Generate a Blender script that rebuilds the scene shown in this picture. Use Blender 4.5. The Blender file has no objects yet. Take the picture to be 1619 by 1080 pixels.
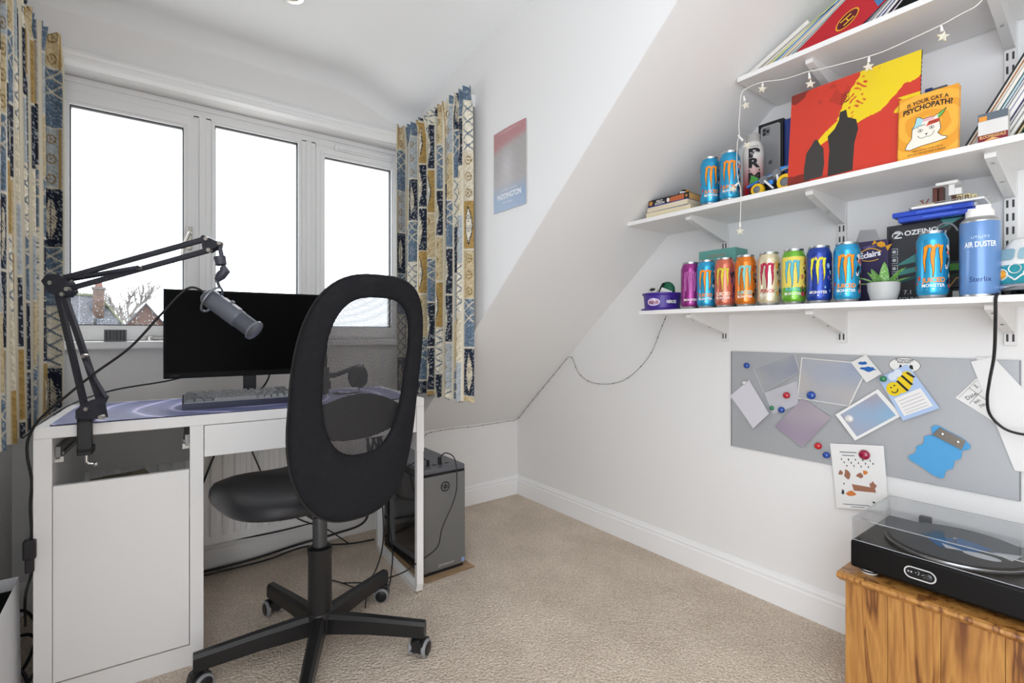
import bpy, bmesh, math, random
import numpy as np
from mathutils import Vector, Matrix
sc = bpy.context.scene
COL = sc.collection
random.seed(7)
PI = math.pi
R = math.radians

# ------------------------------------------------------------------ camera
FPX, PX0, HZ, YAW = 781.0, 809.5, 525.5, R(36.9)
CAM = Vector((-1.877, -2.443, 1.0))
cd = bpy.data.cameras.new('camera')
cd.sensor_width = 36.0
cd.lens = 36.0 * FPX / 1619.0
cd.shift_y = -(540.0 - HZ) / 1619.0
cd.clip_start = 0.02
camo = bpy.data.objects.new('camera', cd)
camo.location = CAM
camo.rotation_euler = (PI / 2, 0, -YAW)
COL.objects.link(camo)
sc.camera = camo

# ------------------------------------------------------------------ sky, exposure
wd = bpy.data.worlds.new('overcast_sky')
sc.world = wd
wd.use_nodes = True
nt = wd.node_tree
nt.nodes.clear()
o_ = nt.nodes.new('ShaderNodeOutputWorld')
b_ = nt.nodes.new('ShaderNodeBackground')
tc = nt.nodes.new('ShaderNodeTexCoord')
sp = nt.nodes.new('ShaderNodeSeparateXYZ')
rp = nt.nodes.new('ShaderNodeValToRGB')
rp.color_ramp.elements[0].position = 0.0
rp.color_ramp.elements[0].color = (0.80, 0.86, 0.93, 1)
rp.color_ramp.elements[1].position = 0.45
rp.color_ramp.elements[1].color = (0.97, 0.98, 1.0, 1)
nt.links.new(tc.outputs['Generated'], sp.inputs[0])
nt.links.new(sp.outputs['Z'], rp.inputs[0])
nt.links.new(rp.outputs[0], b_.inputs['Color'])
b_.inputs['Strength'].default_value = 5.0
nt.links.new(b_.outputs[0], o_.inputs['Surface'])
sc.view_settings.view_transform = 'Standard'
sc.view_settings.look = 'None'
sc.view_settings.exposure = 0.06
sc.view_settings.gamma = 1.0
sc.view_settings.use_curve_mapping = False
sc.cycles.max_bounces = 12
sc.cycles.diffuse_bounces = 7
sc.cycles.transparent_max_bounces = 16
sc.cycles.caustics_reflective = False
sc.cycles.caustics_refractive = False

def area_light(name, loc, rot, sx, sy, watts, color=(1, 1, 1), portal=False):
    l = bpy.data.lights.new(name, 'AREA')
    l.shape = 'RECTANGLE'
    l.size, l.size_y, l.energy, l.color = sx, sy, watts, color
    o = bpy.data.objects.new(name, l)
    o.location, o.rotation_euler = loc, rot
    if portal:
        l.cycles.is_portal = True
    COL.objects.link(o)
    return o
# sky portals: the dormer window and the unseen side opening added for fill daylight
area_light('window_portal', (-1.46, 0.20, 1.47), (R(-90), 0, 0), 1.5, 1.05, 1, portal=True)
area_light('room_side_portal', (-2.32, -2.85, 1.1), (R(90), 0, R(-90)), 1.5, 2.2, 1, portal=True)

# ------------------------------------------------------------------ measuring
FW = Vector((math.sin(YAW), math.cos(YAW), 0))
RT = Vector((math.cos(YAW), -math.sin(YAW), 0))
def ray(px, py):
    return FW + RT * ((px - PX0) / FPX) - Vector((0, 0, 1)) * ((py - HZ) / FPX)
def on(ax, px, py, v):
    d = ray(px, py)
    return CAM + d * ((v - CAM[ax]) / d[ax])
def W(px, py, x=0.0): return on(0, px, py, x)      # a point on a plane parallel to the right wall
def B(px, py, y=0.0): return on(1, px, py, y)      # a point on a plane parallel to the window wall
def G(px, py, z=0.0): return on(2, px, py, z)      # a point on a level plane
def DP(px, py, dist): return CAM + ray(px, py) * dist

# ------------------------------------------------------------------ materials
def lin(c):
    if isinstance(c, str):
        c = c.lstrip('#')
        c = [int(c[i:i + 2], 16) / 255 for i in (0, 2, 4)]
        return tuple(x / 12.92 if x <= .04045 else ((x + .055) / 1.055) ** 2.4 for x in c)
    return tuple(c)
MATS = {}
def M(col, rough=.5, metal=0., spec=.5, bump=0., bscale=200., var=0., vscale=20., coat=0., trans=0., emit=0., name=None, alpha=None):
    key = (str(col), rough, metal, spec, bump, bscale, var, vscale, coat, trans, emit)
    if key in MATS:
        return MATS[key]
    m = bpy.data.materials.new(name or 'mat_' + str(len(MATS)))
    m.use_nodes = True
    n = m.node_tree.nodes
    L = m.node_tree.links
    p = n['Principled BSDF']
    c = lin(col)
    p.inputs['Base Color'].default_value = (*c, 1)
    p.inputs['Roughness'].default_value = rough
    p.inputs['Metallic'].default_value = metal
    p.inputs['Specular IOR Level'].default_value = spec
    p.inputs['Coat Weight'].default_value = coat
    p.inputs['Transmission Weight'].default_value = trans
    if emit:
        p.inputs['Emission Color'].default_value = (*c, 1)
        p.inputs['Emission Strength'].default_value = emit
    if var or bump:
        t = n.new('ShaderNodeTexCoord')
    if var:
        nz = n.new('ShaderNodeTexNoise')
        nz.inputs['Scale'].default_value = vscale
        nz.inputs['Detail'].default_value = 4
        r = n.new('ShaderNodeValToRGB')
        r.color_ramp.elements[0].position = .3
        r.color_ramp.elements[1].position = .7
        r.color_ramp.elements[0].color = (*[x * (1 - var) for x in c], 1)
        r.color_ramp.elements[1].color = (*[min(1, x * (1 + var)) for x in c], 1)
        L.new(t.outputs['Object'], nz.inputs['Vector'])
        L.new(nz.outputs['Fac'], r.inputs[0])
        L.new(r.outputs[0], p.inputs['Base Color'])
    if bump:
        nb = n.new('ShaderNodeTexNoise')
        nb.inputs['Scale'].default_value = bscale
        nb.inputs['Detail'].default_value = 3
        bp = n.new('ShaderNodeBump')
        bp.inputs['Strength'].default_value = bump
        bp.inputs['Distance'].default_value = .002
        L.new(t.outputs['Object'], nb.inputs['Vector'])
        L.new(nb.outputs['Fac'], bp.inputs['Height'])
        L.new(bp.outputs[0], p.inputs['Normal'])
    MATS[key] = m
    return m
def node_mat(name):
    m = bpy.data.materials.new(name)
    m.use_nodes = True
    return m, m.node_tree.nodes, m.node_tree.links, m.node_tree.nodes['Principled BSDF']
def attr_mat(name, rough=.8, bump=0., bscale=300, spec=.3, coat=0.):
    m, n, L, p = node_mat(name)
    a = n.new('ShaderNodeAttribute')
    a.attribute_name = 'print'
    L.new(a.outputs['Color'], p.inputs['Base Color'])
    p.inputs['Roughness'].default_value = rough
    p.inputs['Specular IOR Level'].default_value = spec
    p.inputs['Coat Weight'].default_value = coat
    if bump:
        nb = n.new('ShaderNodeTexNoise')
        nb.inputs['Scale'].default_value = bscale
        bp = n.new('ShaderNodeBump')
        bp.inputs['Strength'].default_value = bump
        bp.inputs['Distance'].default_value = .001
        t = n.new('ShaderNodeTexCoord')
        L.new(t.outputs['Object'], nb.inputs['Vector'])
        L.new(nb.outputs['Fac'], bp.inputs['Height'])
        L.new(bp.outputs[0], p.inputs['Normal'])
    return m
def glass_mat(name, tint=(1, 1, 1), ior=1.45, rough=0.0):
    m, n, L, p = node_mat(name)
    n.remove(p)
    tr = n.new('ShaderNodeBsdfTransparent')
    tr.inputs[0].default_value = (*tint, 1)
    gl = n.new('ShaderNodeBsdfGlossy')
    gl.inputs['Roughness'].default_value = rough
    lw = n.new('ShaderNodeLayerWeight')          # thin pane: reflectance rises towards grazing angles on both faces alike
    lw.inputs['Blend'].default_value = .5
    pw_ = n.new('ShaderNodeMath'); pw_.operation = 'POWER'; pw_.inputs[1].default_value = 5.
    fr = n.new('ShaderNodeMath'); fr.operation = 'MULTIPLY_ADD'; fr.inputs[1].default_value = .55; fr.inputs[2].default_value = .025
    L.new(lw.outputs['Facing'], pw_.inputs[0]); L.new(pw_.outputs[0], fr.inputs[0])
    mx = n.new('ShaderNodeMixShader')
    L.new(fr.outputs[0], mx.inputs[0])
    L.new(tr.outputs[0], mx.inputs[1])
    L.new(gl.outputs[0], mx.inputs[2])
    L.new(mx.outputs[0], n['Material Output'].inputs['Surface'])
    return m

# ------------------------------------------------------------------ geometry
def join(*parts):
    V, Fc = [], []
    for v, f in parts:
        o = len(V)
        V += [tuple(x) for x in v]
        Fc += [tuple(i + o for i in q) for q in f]
    return V, Fc
def xf(vf, fn): return [fn(Vector(v)) for v in vf[0]], vf[1]
def mv(vf, d=(0, 0, 0), rz=0, ry=0, rx=0, s=1):
    m = Matrix.Translation(d) @ Matrix.Rotation(rz, 4, 'Z') @ Matrix.Rotation(ry, 4, 'Y') @ Matrix.Rotation(rx, 4, 'X')
    if not isinstance(s, (tuple, list)):
        s = (s, s, s)
    m = m @ Matrix.Diagonal((*s, 1))
    return xf(vf, lambda v: m @ v)
def box(x0, x1, y0, y1, z0, z1, b=0., seg=2):
    if b <= 0:
        v = [(x, y, z) for z in (z0, z1) for y in (y0, y1) for x in (x0, x1)]
        return v, [(0, 2, 3, 1), (4, 5, 7, 6), (0, 1, 5, 4), (2, 6, 7, 3), (0, 4, 6, 2), (1, 3, 7, 5)]
    bm = bmesh.new()
    bmesh.ops.create_cube(bm, size=1)
    for q in bm.verts:
        q.co = Vector(((x0 + x1) / 2 + q.co.x * (x1 - x0), (y0 + y1) / 2 + q.co.y * (y1 - y0), (z0 + z1) / 2 + q.co.z * (z1 - z0)))
    bmesh.ops.bevel(bm, geom=bm.edges[:], offset=b, segments=seg, profile=.5, affect='EDGES')
    return bm_vf(bm)
def bm_vf(bm):
    bm.verts.index_update()
    r = [tuple(v.co) for v in bm.verts], [tuple(v.index for v in f.verts) for f in bm.faces]
    bm.free()
    return r
def lathe(prof, n=32, cap=True):
    V, Fc = [], []
    for r, z in prof:
        for k in range(n):
            a = 2 * PI * k / n
            V.append((r * math.cos(a), r * math.sin(a), z))
    for i in range(len(prof) - 1):
        for k in range(n):
            k2 = (k + 1) % n
            Fc.append((i * n + k, i * n + k2, (i + 1) * n + k2, (i + 1) * n + k))
    if cap:
        if prof[0][0] > 1e-5: Fc.append(tuple(range(n - 1, -1, -1)))
        if prof[-1][0] > 1e-5: Fc.append(tuple((len(prof) - 1) * n + k for k in range(n)))
    return V, Fc
def prism(poly, y0, y1):
    """outline in (x, z), thickness along y"""
    n = len(poly)
    V = [(a, y0, c) for a, c in poly] + [(a, y1, c) for a, c in poly]
    Fc = [tuple(range(n)), tuple(range(2 * n - 1, n - 1, -1))]
    Fc += [(k, k + n, (k + 1) % n + n, (k + 1) % n) for k in range(n)]
    return V, Fc
def sheet(poly, y=0.):
    return [(a, y, c) for a, c in poly], [tuple(range(len(poly)))]
def frame(x0, x1, z0, z1, w, y0, y1):
    return join(box(x0, x0 + w, y0, y1, z0, z1), box(x1 - w, x1, y0, y1, z0, z1), box(x0 + w, x1 - w, y0, y1, z0, z0 + w), box(x0 + w, x1 - w, y0, y1, z1 - w, z1))
def cr(pts, n=8):
    """smooth curve through the points"""
    P = [Vector(p) for p in pts]
    P = [P[0] * 2 - P[1]] + P + [P[-1] * 2 - P[-2]]
    out = []
    for i in range(1, len(P) - 2):
        for k in range(n):
            t = k / n
            a, b, c, d = P[i - 1], P[i], P[i + 1], P[i + 2]
            out.append(.5 * ((2 * b) + (c - a) * t + (2 * a - 5 * b + 4 * c - d) * t * t + (3 * b - a - 3 * c + d) * t ** 3))
    out.append(P[-2])
    return out
def tube(pts, r, n=8, cap=True):
    P = [Vector(p) for p in pts]
    rs = r if isinstance(r, (list, tuple)) else [r] * len(P)
    V, Fc = [], []
    nrm = None
    for i, p in enumerate(P):
        t = (P[min(i + 1, len(P) - 1)] - P[max(i - 1, 0)])
        t = t.normalized() if t.length > 1e-9 else Vector((0, 0, 1))
        if nrm is None:
            nrm = t.cross(Vector((0, 0, 1)))
            if nrm.length < 1e-3: nrm = t.cross(Vector((1, 0, 0)))
        nrm = (nrm - t * nrm.dot(t)).normalized()
        bn = t.cross(nrm)
        for k in range(n):
            a = 2 * PI * k / n
            V.append(p + (nrm * math.cos(a) + bn * math.sin(a)) * rs[i])
    for i in range(len(P) - 1):
        for k in range(n):
            k2 = (k + 1) % n
            Fc.append((i * n + k, i * n + k2, (i + 1) * n + k2, (i + 1) * n + k))
    if cap:
        Fc += [tuple(range(n - 1, -1, -1)), tuple((len(P) - 1) * n + k for k in range(n))]
    return V, Fc
def bar(p, q, w, h, up=(0, 0, 1), b=0.):
    """a rectangular bar from p to q"""
    p, q = Vector(p), Vector(q)
    d = (q - p)
    L_ = d.length
    d.normalize()
    s = d.cross(Vector(up)).normalized()
    u = s.cross(d)
    vf = box(-w / 2, w / 2, 0, L_, -h / 2, h / 2, b)
    return xf(vf, lambda v: p + s * v.x + d * v.y + u * v.z)
def sphere(r, n=16, m=10, s=(1, 1, 1)):
    pr = [(max(r * math.sin(PI * i / m), 1e-6), -r * math.cos(PI * i / m)) for i in range(m + 1)]
    v, f = lathe(pr, n, cap=False)
    return [(a * s[0], b * s[1], c * s[2]) for a, b, c in v], f
def disc(r, n=24, z=0.):
    return [(r * math.cos(2 * PI * k / n), r * math.sin(2 * PI * k / n), z) for k in range(n)], [tuple(range(n))]
def grid(nx, ny, fn):
    V = [fn(i / nx, j / ny) for j in range(ny + 1) for i in range(nx + 1)]
    Fc = [(j * (nx + 1) + i, j * (nx + 1) + i + 1, (j + 1) * (nx + 1) + i + 1, (j + 1) * (nx + 1) + i) for j in range(ny) for i in range(nx)]
    return V, Fc
def ell(cx, cz, rx, rz, n=20, a0=0):
    return [(cx + rx * math.cos(a0 + 2 * PI * k / n), cz + rz * math.sin(a0 + 2 * PI * k / n)) for k in range(n)]
def rrect(x0, x1, z0, z1, r, n=5):
    o = []
    for cx, cz, a in ((x1 - r, z1 - r, 0), (x0 + r, z1 - r, 90), (x0 + r, z0 + r, 180), (x1 - r, z0 + r, 270)):
        for k in range(n + 1):
            t = R(a + 90 * k / n)
            o.append((cx + r * math.cos(t), cz + r * math.sin(t)))
    return o
def quad2(a, b, w):
    """a stroke from a to b in the plane"""
    d = Vector((b[0] - a[0], b[1] - a[1]))
    L_ = d.length or 1
    s = Vector((-d.y, d.x)) / L_ * w / 2
    return [(a[0] - s.x, a[1] - s.y), (b[0] - s.x, b[1] - s.y), (b[0] + s.x, b[1] + s.y), (a[0] + s.x, a[1] + s.y)]
def stroke(pts, w, y=0.):
    return join(*[sheet(quad2(pts[i], pts[i + 1], w), y) for i in range(len(pts) - 1)])
TXT = {}
def text(s, h, cx=0., cz=0., y=0., w=None, bold=0., align='CENTER', space=1.0):
    """lettering in the (x, z) plane; h is the capital height, w stretches it to a width"""
    k = (s, bold, align, space)
    if k not in TXT:
        c = bpy.data.curves.new('lettering', 'FONT')
        c.body, c.align_x, c.size, c.offset, c.space_character = s, align, 1.0, bold, space
        c.resolution_u = 3
        t = bpy.data.objects.new('lettering', c)
        me = bpy.data.meshes.new_from_object(t)
        TXT[k] = ([tuple(v.co) for v in me.vertices], [tuple(p.vertices) for p in me.polygons])
        bpy.data.objects.remove(t)
        bpy.data.meshes.remove(me)
        bpy.data.curves.remove(c)
    V, Fc = TXT[k]
    sz = h / .69
    if w:
        xs = [v[0] for v in V]
        sx = w / (max(xs) - min(xs))
        mid = (max(xs) + min(xs)) / 2 if align == 'CENTER' else 0
    else:
        sx, mid = sz, 0
    return [(cx + (v[0] - mid) * sx, y, cz + v[1] * sz) for v in V], Fc

def mk(name, vf, mat, parent=None, smooth=False, ang=40):
    V, Fc = vf
    V = [Vector(v) for v in V]
    me = bpy.data.meshes.new(name)
    off = Vector((0, 0, 0))
    if parent is None:
        lo = Vector([min(v[i] for v in V) for i in range(3)])
        hi = Vector([max(v[i] for v in V) for i in range(3)])
        off = Vector(((lo.x + hi.x) / 2, (lo.y + hi.y) / 2, lo.z))
    me.from_pydata([tuple(v - off) for v in V], [], Fc)
    me.materials.append(mat)
    me.update()
    o = bpy.data.objects.new(name, me)
    COL.objects.link(o)
    o.location = off
    if parent is not None:
        o.parent = parent
    if smooth:
        me.polygons.foreach_set('use_smooth', [True] * len(me.polygons))
        me.set_sharp_from_angle(angle=R(ang))
    return o
def fixn(o):
    bm = bmesh.new()
    bm.from_mesh(o.data)
    bmesh.ops.recalc_face_normals(bm, faces=bm.faces[:])
    bm.to_mesh(o.data)
    bm.free()
    return o
def tag(o, label, cat, group=None):
    o['label'], o['category'] = label, cat
    if group: o['group'] = group
    return o
def thing(name, label, cat, loc=(0, 0, 0), rz=0., group=None, rx=0., ry=0.):
    o = bpy.data.objects.new(name, None)
    o.empty_display_size = .05
    COL.objects.link(o)
    o.location, o.rotation_euler = loc, (rx, ry, rz)
    return tag(o, label, cat, group)
def struct(name, vf, mat, parent=None, smooth=False):
    o = mk(name, vf, mat, parent, smooth)
    if parent is None: o['kind'] = 'structure'
    return o
def paint(o, fn, V=None):
    """print colours per vertex: fn gets an (n, 2) array of sheet coordinates and returns linear rgb"""
    c = fn(np.asarray(V, float))
    a = o.data.color_attributes.new('print', 'FLOAT_COLOR', 'POINT')
    a.data.foreach_set('color', np.concatenate([c, np.ones((len(c), 1))], 1).astype(np.float32).ravel())

# ------------------------------------------------------------------ common materials
WHITE = '#ece9e4'
m_wall = M('#e7e6e5', .75, bump=.06, bscale=60, spec=.25, name='wall_paint')
m_ceil = M('#f2f3f4', .8, bump=.05, bscale=50, spec=.2, name='ceiling_paint')
m_trim = M('#efefef', .35, spec=.4, name='gloss_white_paint')
m_upvc = M('#e9e9e9', .3, spec=.5, name='white_upvc')
m_desk = M('#efefef', .38, spec=.4, name='white_laminate')
m_shelf = M('#e8e6e4', .4, spec=.4, name='white_shelf')
m_metal_w = M('#dfdddb', .35, spec=.5, name='white_metal')
m_black = M('#17171a', .45, name='black_plastic')
m_cable = M('#101012', .5, name='black_cable')
m_chrome = M('#c9c7c2', .2, metal=1., name='chrome')
m_alu = M('#c9cacc', .3, metal=1., name='aluminium')
m_dark = M('#050506', .8, name='dark_recess')
m_paper = M('#e9e8e6', .8, spec=.2, name='paper')
m_ink = M('#15151a', .7, name='black_ink')
def flat(c, rough=.6): return M(c, rough, spec=.3)
# ------------------------------------------------------------------ the room
LWY = -2.1
XL, XC, YB, ZC = -2.24, -0.71, -3.6, 2.2     # left wall, dormer cheek, rear wall, ceiling
# carpet: twisted loop pile
m_carpet, n, L, p = node_mat('beige_loop_carpet')
t = n.new('ShaderNodeTexCoord')
vo = n.new('ShaderNodeTexVoronoi'); vo.inputs['Scale'].default_value = 120
nz = n.new('ShaderNodeTexNoise'); nz.inputs['Scale'].default_value = 5; nz.inputs['Detail'].default_value = 5
nz2 = n.new('ShaderNodeTexNoise'); nz2.inputs['Scale'].default_value = 170; nz2.inputs['Detail'].default_value = 2
rr = n.new('ShaderNodeValToRGB')
rr.color_ramp.elements[0].position = .32; rr.color_ramp.elements[0].color = (*lin('#c3b4a3'), 1)
rr.color_ramp.elements[1].position = .68; rr.color_ramp.elements[1].color = (*lin('#eaddce'), 1)
r2 = n.new('ShaderNodeValToRGB')
r2.color_ramp.elements[0].position = .35; r2.color_ramp.elements[0].color = (.86, .85, .84, 1)
r2.color_ramp.elements[1].position = .65; r2.color_ramp.elements[1].color = (1, 1, 1, 1)
mx = n.new('ShaderNodeMix'); mx.data_type = 'RGBA'; mx.blend_type = 'MULTIPLY'; mx.inputs[0].default_value = 1
bp = n.new('ShaderNodeBump'); bp.inputs['Strength'].default_value = .9; bp.inputs['Distance'].default_value = .005
for q in (vo, nz, nz2): L.new(t.outputs['Object'], q.inputs['Vector'])
L.new(nz2.outputs['Fac'], rr.inputs[0]); L.new(nz.outputs['Fac'], r2.inputs[0])
L.new(rr.outputs[0], mx.inputs[6]); L.new(r2.outputs[0], mx.inputs[7]); L.new(mx.outputs[2], p.inputs['Base Color'])
iv = n.new('ShaderNodeMath'); iv.operation = 'SUBTRACT'; iv.inputs[0].default_value = 1
L.new(vo.outputs['Distance'], iv.inputs[1]); L.new(iv.outputs[0], bp.inputs['Height']); L.new(bp.outputs[0], p.inputs['Normal'])
p.inputs['Roughness'].default_value = 1; p.inputs['Specular IOR Level'].default_value = .05
struct('floor', box(XL - .1, .1, YB, .12, -.06, 0), m_carpet)

struct('wall_right', box(0, .1, YB, .12, -.02, ZC + .12), m_wall)
struct('wall_left', box(XL - .1, XL, LWY, .12, -.02, ZC + .12), m_wall)     # stops short out of view: gap added to let in fill daylight
struct('wall_front', box(XL - .1, .1, YB - .1, YB, -.02, ZC + .12), m_wall)
WX0, WX1, WZ0, WZ1 = -2.185, -.735, .965, 1.985        # window opening
struct('wall_back', join(box(XL, WX0, 0, .14, 0, ZC + .12), box(WX1, 0, 0, .14, 0, ZC + .12), box(WX0, WX1, 0, .14, 0, WZ0), box(WX0, WX1, 0, .14, WZ1, ZC + .12)), m_wall)
# sloping roof over the right-hand side, and the triangular dormer cheek beside it
KZ, KS = .462, .88
def slope_z(y): return KZ - KS * y
ye = (KZ - ZC - .1) / KS
struct('wall_slope_right', xf(prism([(.02, KZ - .0176), (ye, slope_z(ye)), (ye, slope_z(ye) + .16), (.02, KZ + .15)], XC + .002, .02), lambda v: Vector((v.y, v.x, v.z))), m_wall)
struct('wall_dormer_right', xf(prism([(.02, KZ - .016), (ye, slope_z(ye) + .001), (ye, ZC + .12), (.02, ZC + .12)], XC, XC + .06), lambda v: Vector((v.y, v.x, v.z))), m_wall)
# ceiling: flat, easing down where it meets the window wall and the dormer cheek
def ceil_pt(u, v):
    x = XL - .05 + u * (-XL + .1)
    y = .02 - (v ** 1.7) * (0.02 - YB)
    a = max(0, 1 - (-y) / .10)
    e = max(0, 1 - math.hypot(max(0, -(x - XC) - .0) / .42, max(0, -y) / .62))
    return (x, y, ZC + .035 - .05 * a * a - .11 * e * e * (3 - 2 * e))
cv = grid(60, 60, ceil_pt)
top = [(v[0], v[1], ZC + .2) for v in cv[0]]
struct('ceiling', join(cv, box(XL - .1, .1, YB, .14, ZC + .12, ZC + .2)), m_ceil, smooth=True)

# skirting boards: plain board with a moulded top
def skirt(L_, name, at):
    pr = [(0, 0), (.017, 0), (.017, .083), (.012, .088), (.014, .098), (.009, .104), (.006, .113), (0, .114)]
    vf = prism(pr, 0, L_)
    return struct(name, xf(vf, at), m_trim)
skirt(3.55, 'baseboard_right', lambda v: Vector((-v.x, -v.y, v.z)))
skirt(2.24, 'baseboard_back', lambda v: Vector((-v.y, -v.x, v.z)))
skirt(-LWY, 'baseboard_left', lambda v: Vector((XL + v.x, -v.y, v.z)))

# ------------------------------------------------------------------ window
YF = .085
win = bpy.data.objects.new('window_1', None); COL.objects.link(win); win.location = (0, 0, 0); win['kind'] = 'structure'
win['label'] = 'white three-light casement window in the dormer'
g = frame(WX0, WX1, WZ0, WZ1, .055, YF, YF + .07)
for a, b in ((-1.695, -1.632), (-1.253, -1.190)):
    g = join(g, box(a, b, YF, YF + .07, WZ0 + .05, WZ1 - .05))
    g = join(g, box(a + .018, b - .018, YF - .008, YF, WZ0 + .05, WZ1 - .05, .004))
g = join(g, box(WX0 + .0552, -1.696, YF + .001, YF + .065, 1.89, 1.9298), box(-1.186, WX1 - .0552, YF + .001, YF + .065, 1.89, 1.9298))
mk('window_frame', g, m_upvc, win)
mk('frame_bead', join(frame(WX0 + .005, WX1 - .005, WZ0 + .005, WZ1 - .005, .02, YF - .008, YF)), m_upvc, win)
m_glass = glass_mat('window_glass', (.985, .992, .995), 1.38)
m_gasket = flat('#3a3c3e')
def sash(x0, x1, z0, z1, w, yo):
    s = mk('sash', join(frame(x0, x1, z0, z1, w, yo, yo + .06), frame(x0 + w * .45, x1 - w * .45, z0 + w * .45, z1 - w * .45, w * .28, yo - .006, yo)), m_upvc, win)
    mk('gasket', frame(x0 + w, x1 - w, z0 + w, z1 - w, .004, yo + .012, yo + .03), m_gasket, s)
    mk('pane', box(x0 + w + .001, x1 - w - .001, yo + .02, yo + .024, z0 + w + .001, z1 - w - .001), m_glass, s)
    return s
sA = sash(-2.138, -1.690, .985, 1.915, .042, YF - .012)
sB = sash(-1.638, -1.247, .968, 1.94, .022, YF + .004)
sC = sash(-1.190, -.758, .985, 1.915, .042, YF - .012)
# casement handle and stay
hd = mk('handle', join(mv(box(-.009, .009, -.016, 0, -.05, .05, .005), (-1.712, YF - .012, 1.40)), tube(cr([(-1.712, YF - .03, 1.415), (-1.712, YF - .05, 1.42), (-1.722, YF - .055, 1.40), (-1.736, YF - .055, 1.36), (-1.742, YF - .055, 1.30)]), .0065)), M('#b9b6ae', .3, metal=1.), sA, True)
mk('stay', join(box(-1.86, -1.835, YF - .03, YF - .012, .955, .985, .004), tube([(-1.85, YF - .03, .975), (-1.62, YF - .035, .985)], .004)), m_chrome, sA, True)
mk('trickle_vent', join(box(-1.10, -.80, YF - .022, YF, 1.912, 1.945, .004), box(-1.09, -.81, YF - .03, YF - .02, 1.92, 1.928)), m_upvc, win)
# raindrops on the glass
rng = random.Random(3)
dv = []
for i in range(420):
    x = rng.uniform(-2.09, -1.74); z = 1.03 + (rng.random() ** 2.2) * .55
    r = rng.uniform(.0008, .0022)
    dv.append(mv(sphere(1, 6, 4), (x, YF + .0085, z), s=(r, r * .35, r * rng.uniform(1, 1.6))))
rd = mk('raindrops', join(*dv), M('#c8d2da', .05, spec=.8, trans=.6), sA, True)
rd['kind'] = 'stuff'
# sill board and moulded head board that carries the curtain track round into the cheek
struct('trim_1', join(box(WX0 - .03, WX1 + .01, -.035, YF, .935, .966, .006)), m_trim)
path = cr([(XL + .005, -.03), (-1.6, -.03), (-1.1, -.03), (-.9, -.032), (-.80, -.05), (-.745, -.11), (-.735, -.22), (-.735, -.62)], 10)
pr = [(-.028, 1.985), (.018, 1.985), (.026, 1.992), (.026, 2.004), (.018, 2.010), (.020, 2.020), (.012, 2.034), (-.028, 2.036)]
V, Fc = [], []
for i, q in enumerate(path):
    t_ = (path[min(i + 1, len(path) - 1)] - path[max(0, i - 1)]).normalized()
    nrm = Vector((t_.y, -t_.x))
    for a, z in pr:
        V.append((q.x + nrm.x * a, q.y + nrm.y * a, z))
k = len(pr)
for i in range(len(path) - 1):
    for j in range(k):
        Fc.append((i * k + j, i * k + (j + 1) % k, (i + 1) * k + (j + 1) % k, (i + 1) * k + j))
Fc += [tuple(range(k)), tuple(range(len(V) - 1, len(V) - k - 1, -1))]
struct('trim_2', (V, Fc), m_trim, smooth=False)

# small ribbed grey unit on the sill
gb = thing('sensor_box', 'small grey ribbed box on the window sill', 'box', (-1.955, -.012, .966))
mk('case', box(-.034, .034, -.024, .024, 0, .045, .002), flat('#8d8f92'), gb)
mk('grille', join(*[box(-.030 + i * .0105, -.023 + i * .0105, -.027, -.023, .004, .041) for i in range(6)]), flat('#55575b'), gb)

# ceiling downlight
dl = thing('downlight', 'round recessed ceiling spotlight above the desk', 'lamp', (-1.44, -.52, ZC + .028))
mk('bezel', lathe([(.030, .006), (.030, -.002), (.044, -.004), (.046, .006)], 32, cap=False), m_chrome, dl, True)
mk('lens', disc(.030, 24, .003), M('#e8e2d6', .3, emit=.4), dl)

# ------------------------------------------------------------------ outside
m_slate, n, L, p = node_mat('grey_roof_tiles')
t = n.new('ShaderNodeTexCoord'); br = n.new('ShaderNodeTexBrick')
br.inputs['Scale'].default_value = 5; br.inputs['Color1'].default_value = (*lin('#3f4248'), 1); br.inputs['Color2'].default_value = (*lin('#4d5058'), 1); br.inputs['Mortar'].default_value = (*lin('#2b2c30'), 1)
mp = n.new('ShaderNodeMapping'); mp.inputs['Rotation'].default_value = (R(90), 0, 0)
L.new(t.outputs['Object'], mp.inputs[0]); L.new(mp.outputs[0], br.inputs['Vector']); L.new(br.outputs['Color'], p.inputs['Base Color']); p.inputs['Roughness'].default_value = .8
m_brick, n, L, p = node_mat('red_brick')
t = n.new('ShaderNodeTexCoord'); br = n.new('ShaderNodeTexBrick')
br.inputs['Scale'].default_value = 6; br.inputs['Color1'].default_value = (*lin('#4a3029'), 1); br.inputs['Color2'].default_value = (*lin('#3f2a23'), 1); br.inputs['Mortar'].default_value = (*lin('#5a4b43'), 1)
mp = n.new('ShaderNodeMapping'); mp.inputs['Rotation'].default_value = (R(90), 0, 0)
L.new(t.outputs['Object'], mp.inputs[0]); L.new(mp.outputs[0], br.inputs['Vector']); L.new(br.outputs['Color'], p.inputs['Base Color']); p.inputs['Roughness'].default_value = .9
struct('ground', box(-40, 40, .4, 60, -3.2, -3.0), M('#c3c2be', .95))
def at18(px, py): q = B(px, py, 18.); return q.x, q.z
def at14(px, py): q = B(px, py, 14.); return q.x, q.z
h1 = thing('slate_roofed_house', 'neighbouring house with grey tiled roof and square brick chimney', 'house', (-3.6, 15.5, -3.0))
def rel(o, vf): return xf(vf, lambda v: v - Vector(o.location))
xa, za = at14(110, 460); xb, zb = at14(150, 471); xe, zz = at14(212, 522); xs = -6.5
z0 = 1.0
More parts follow.
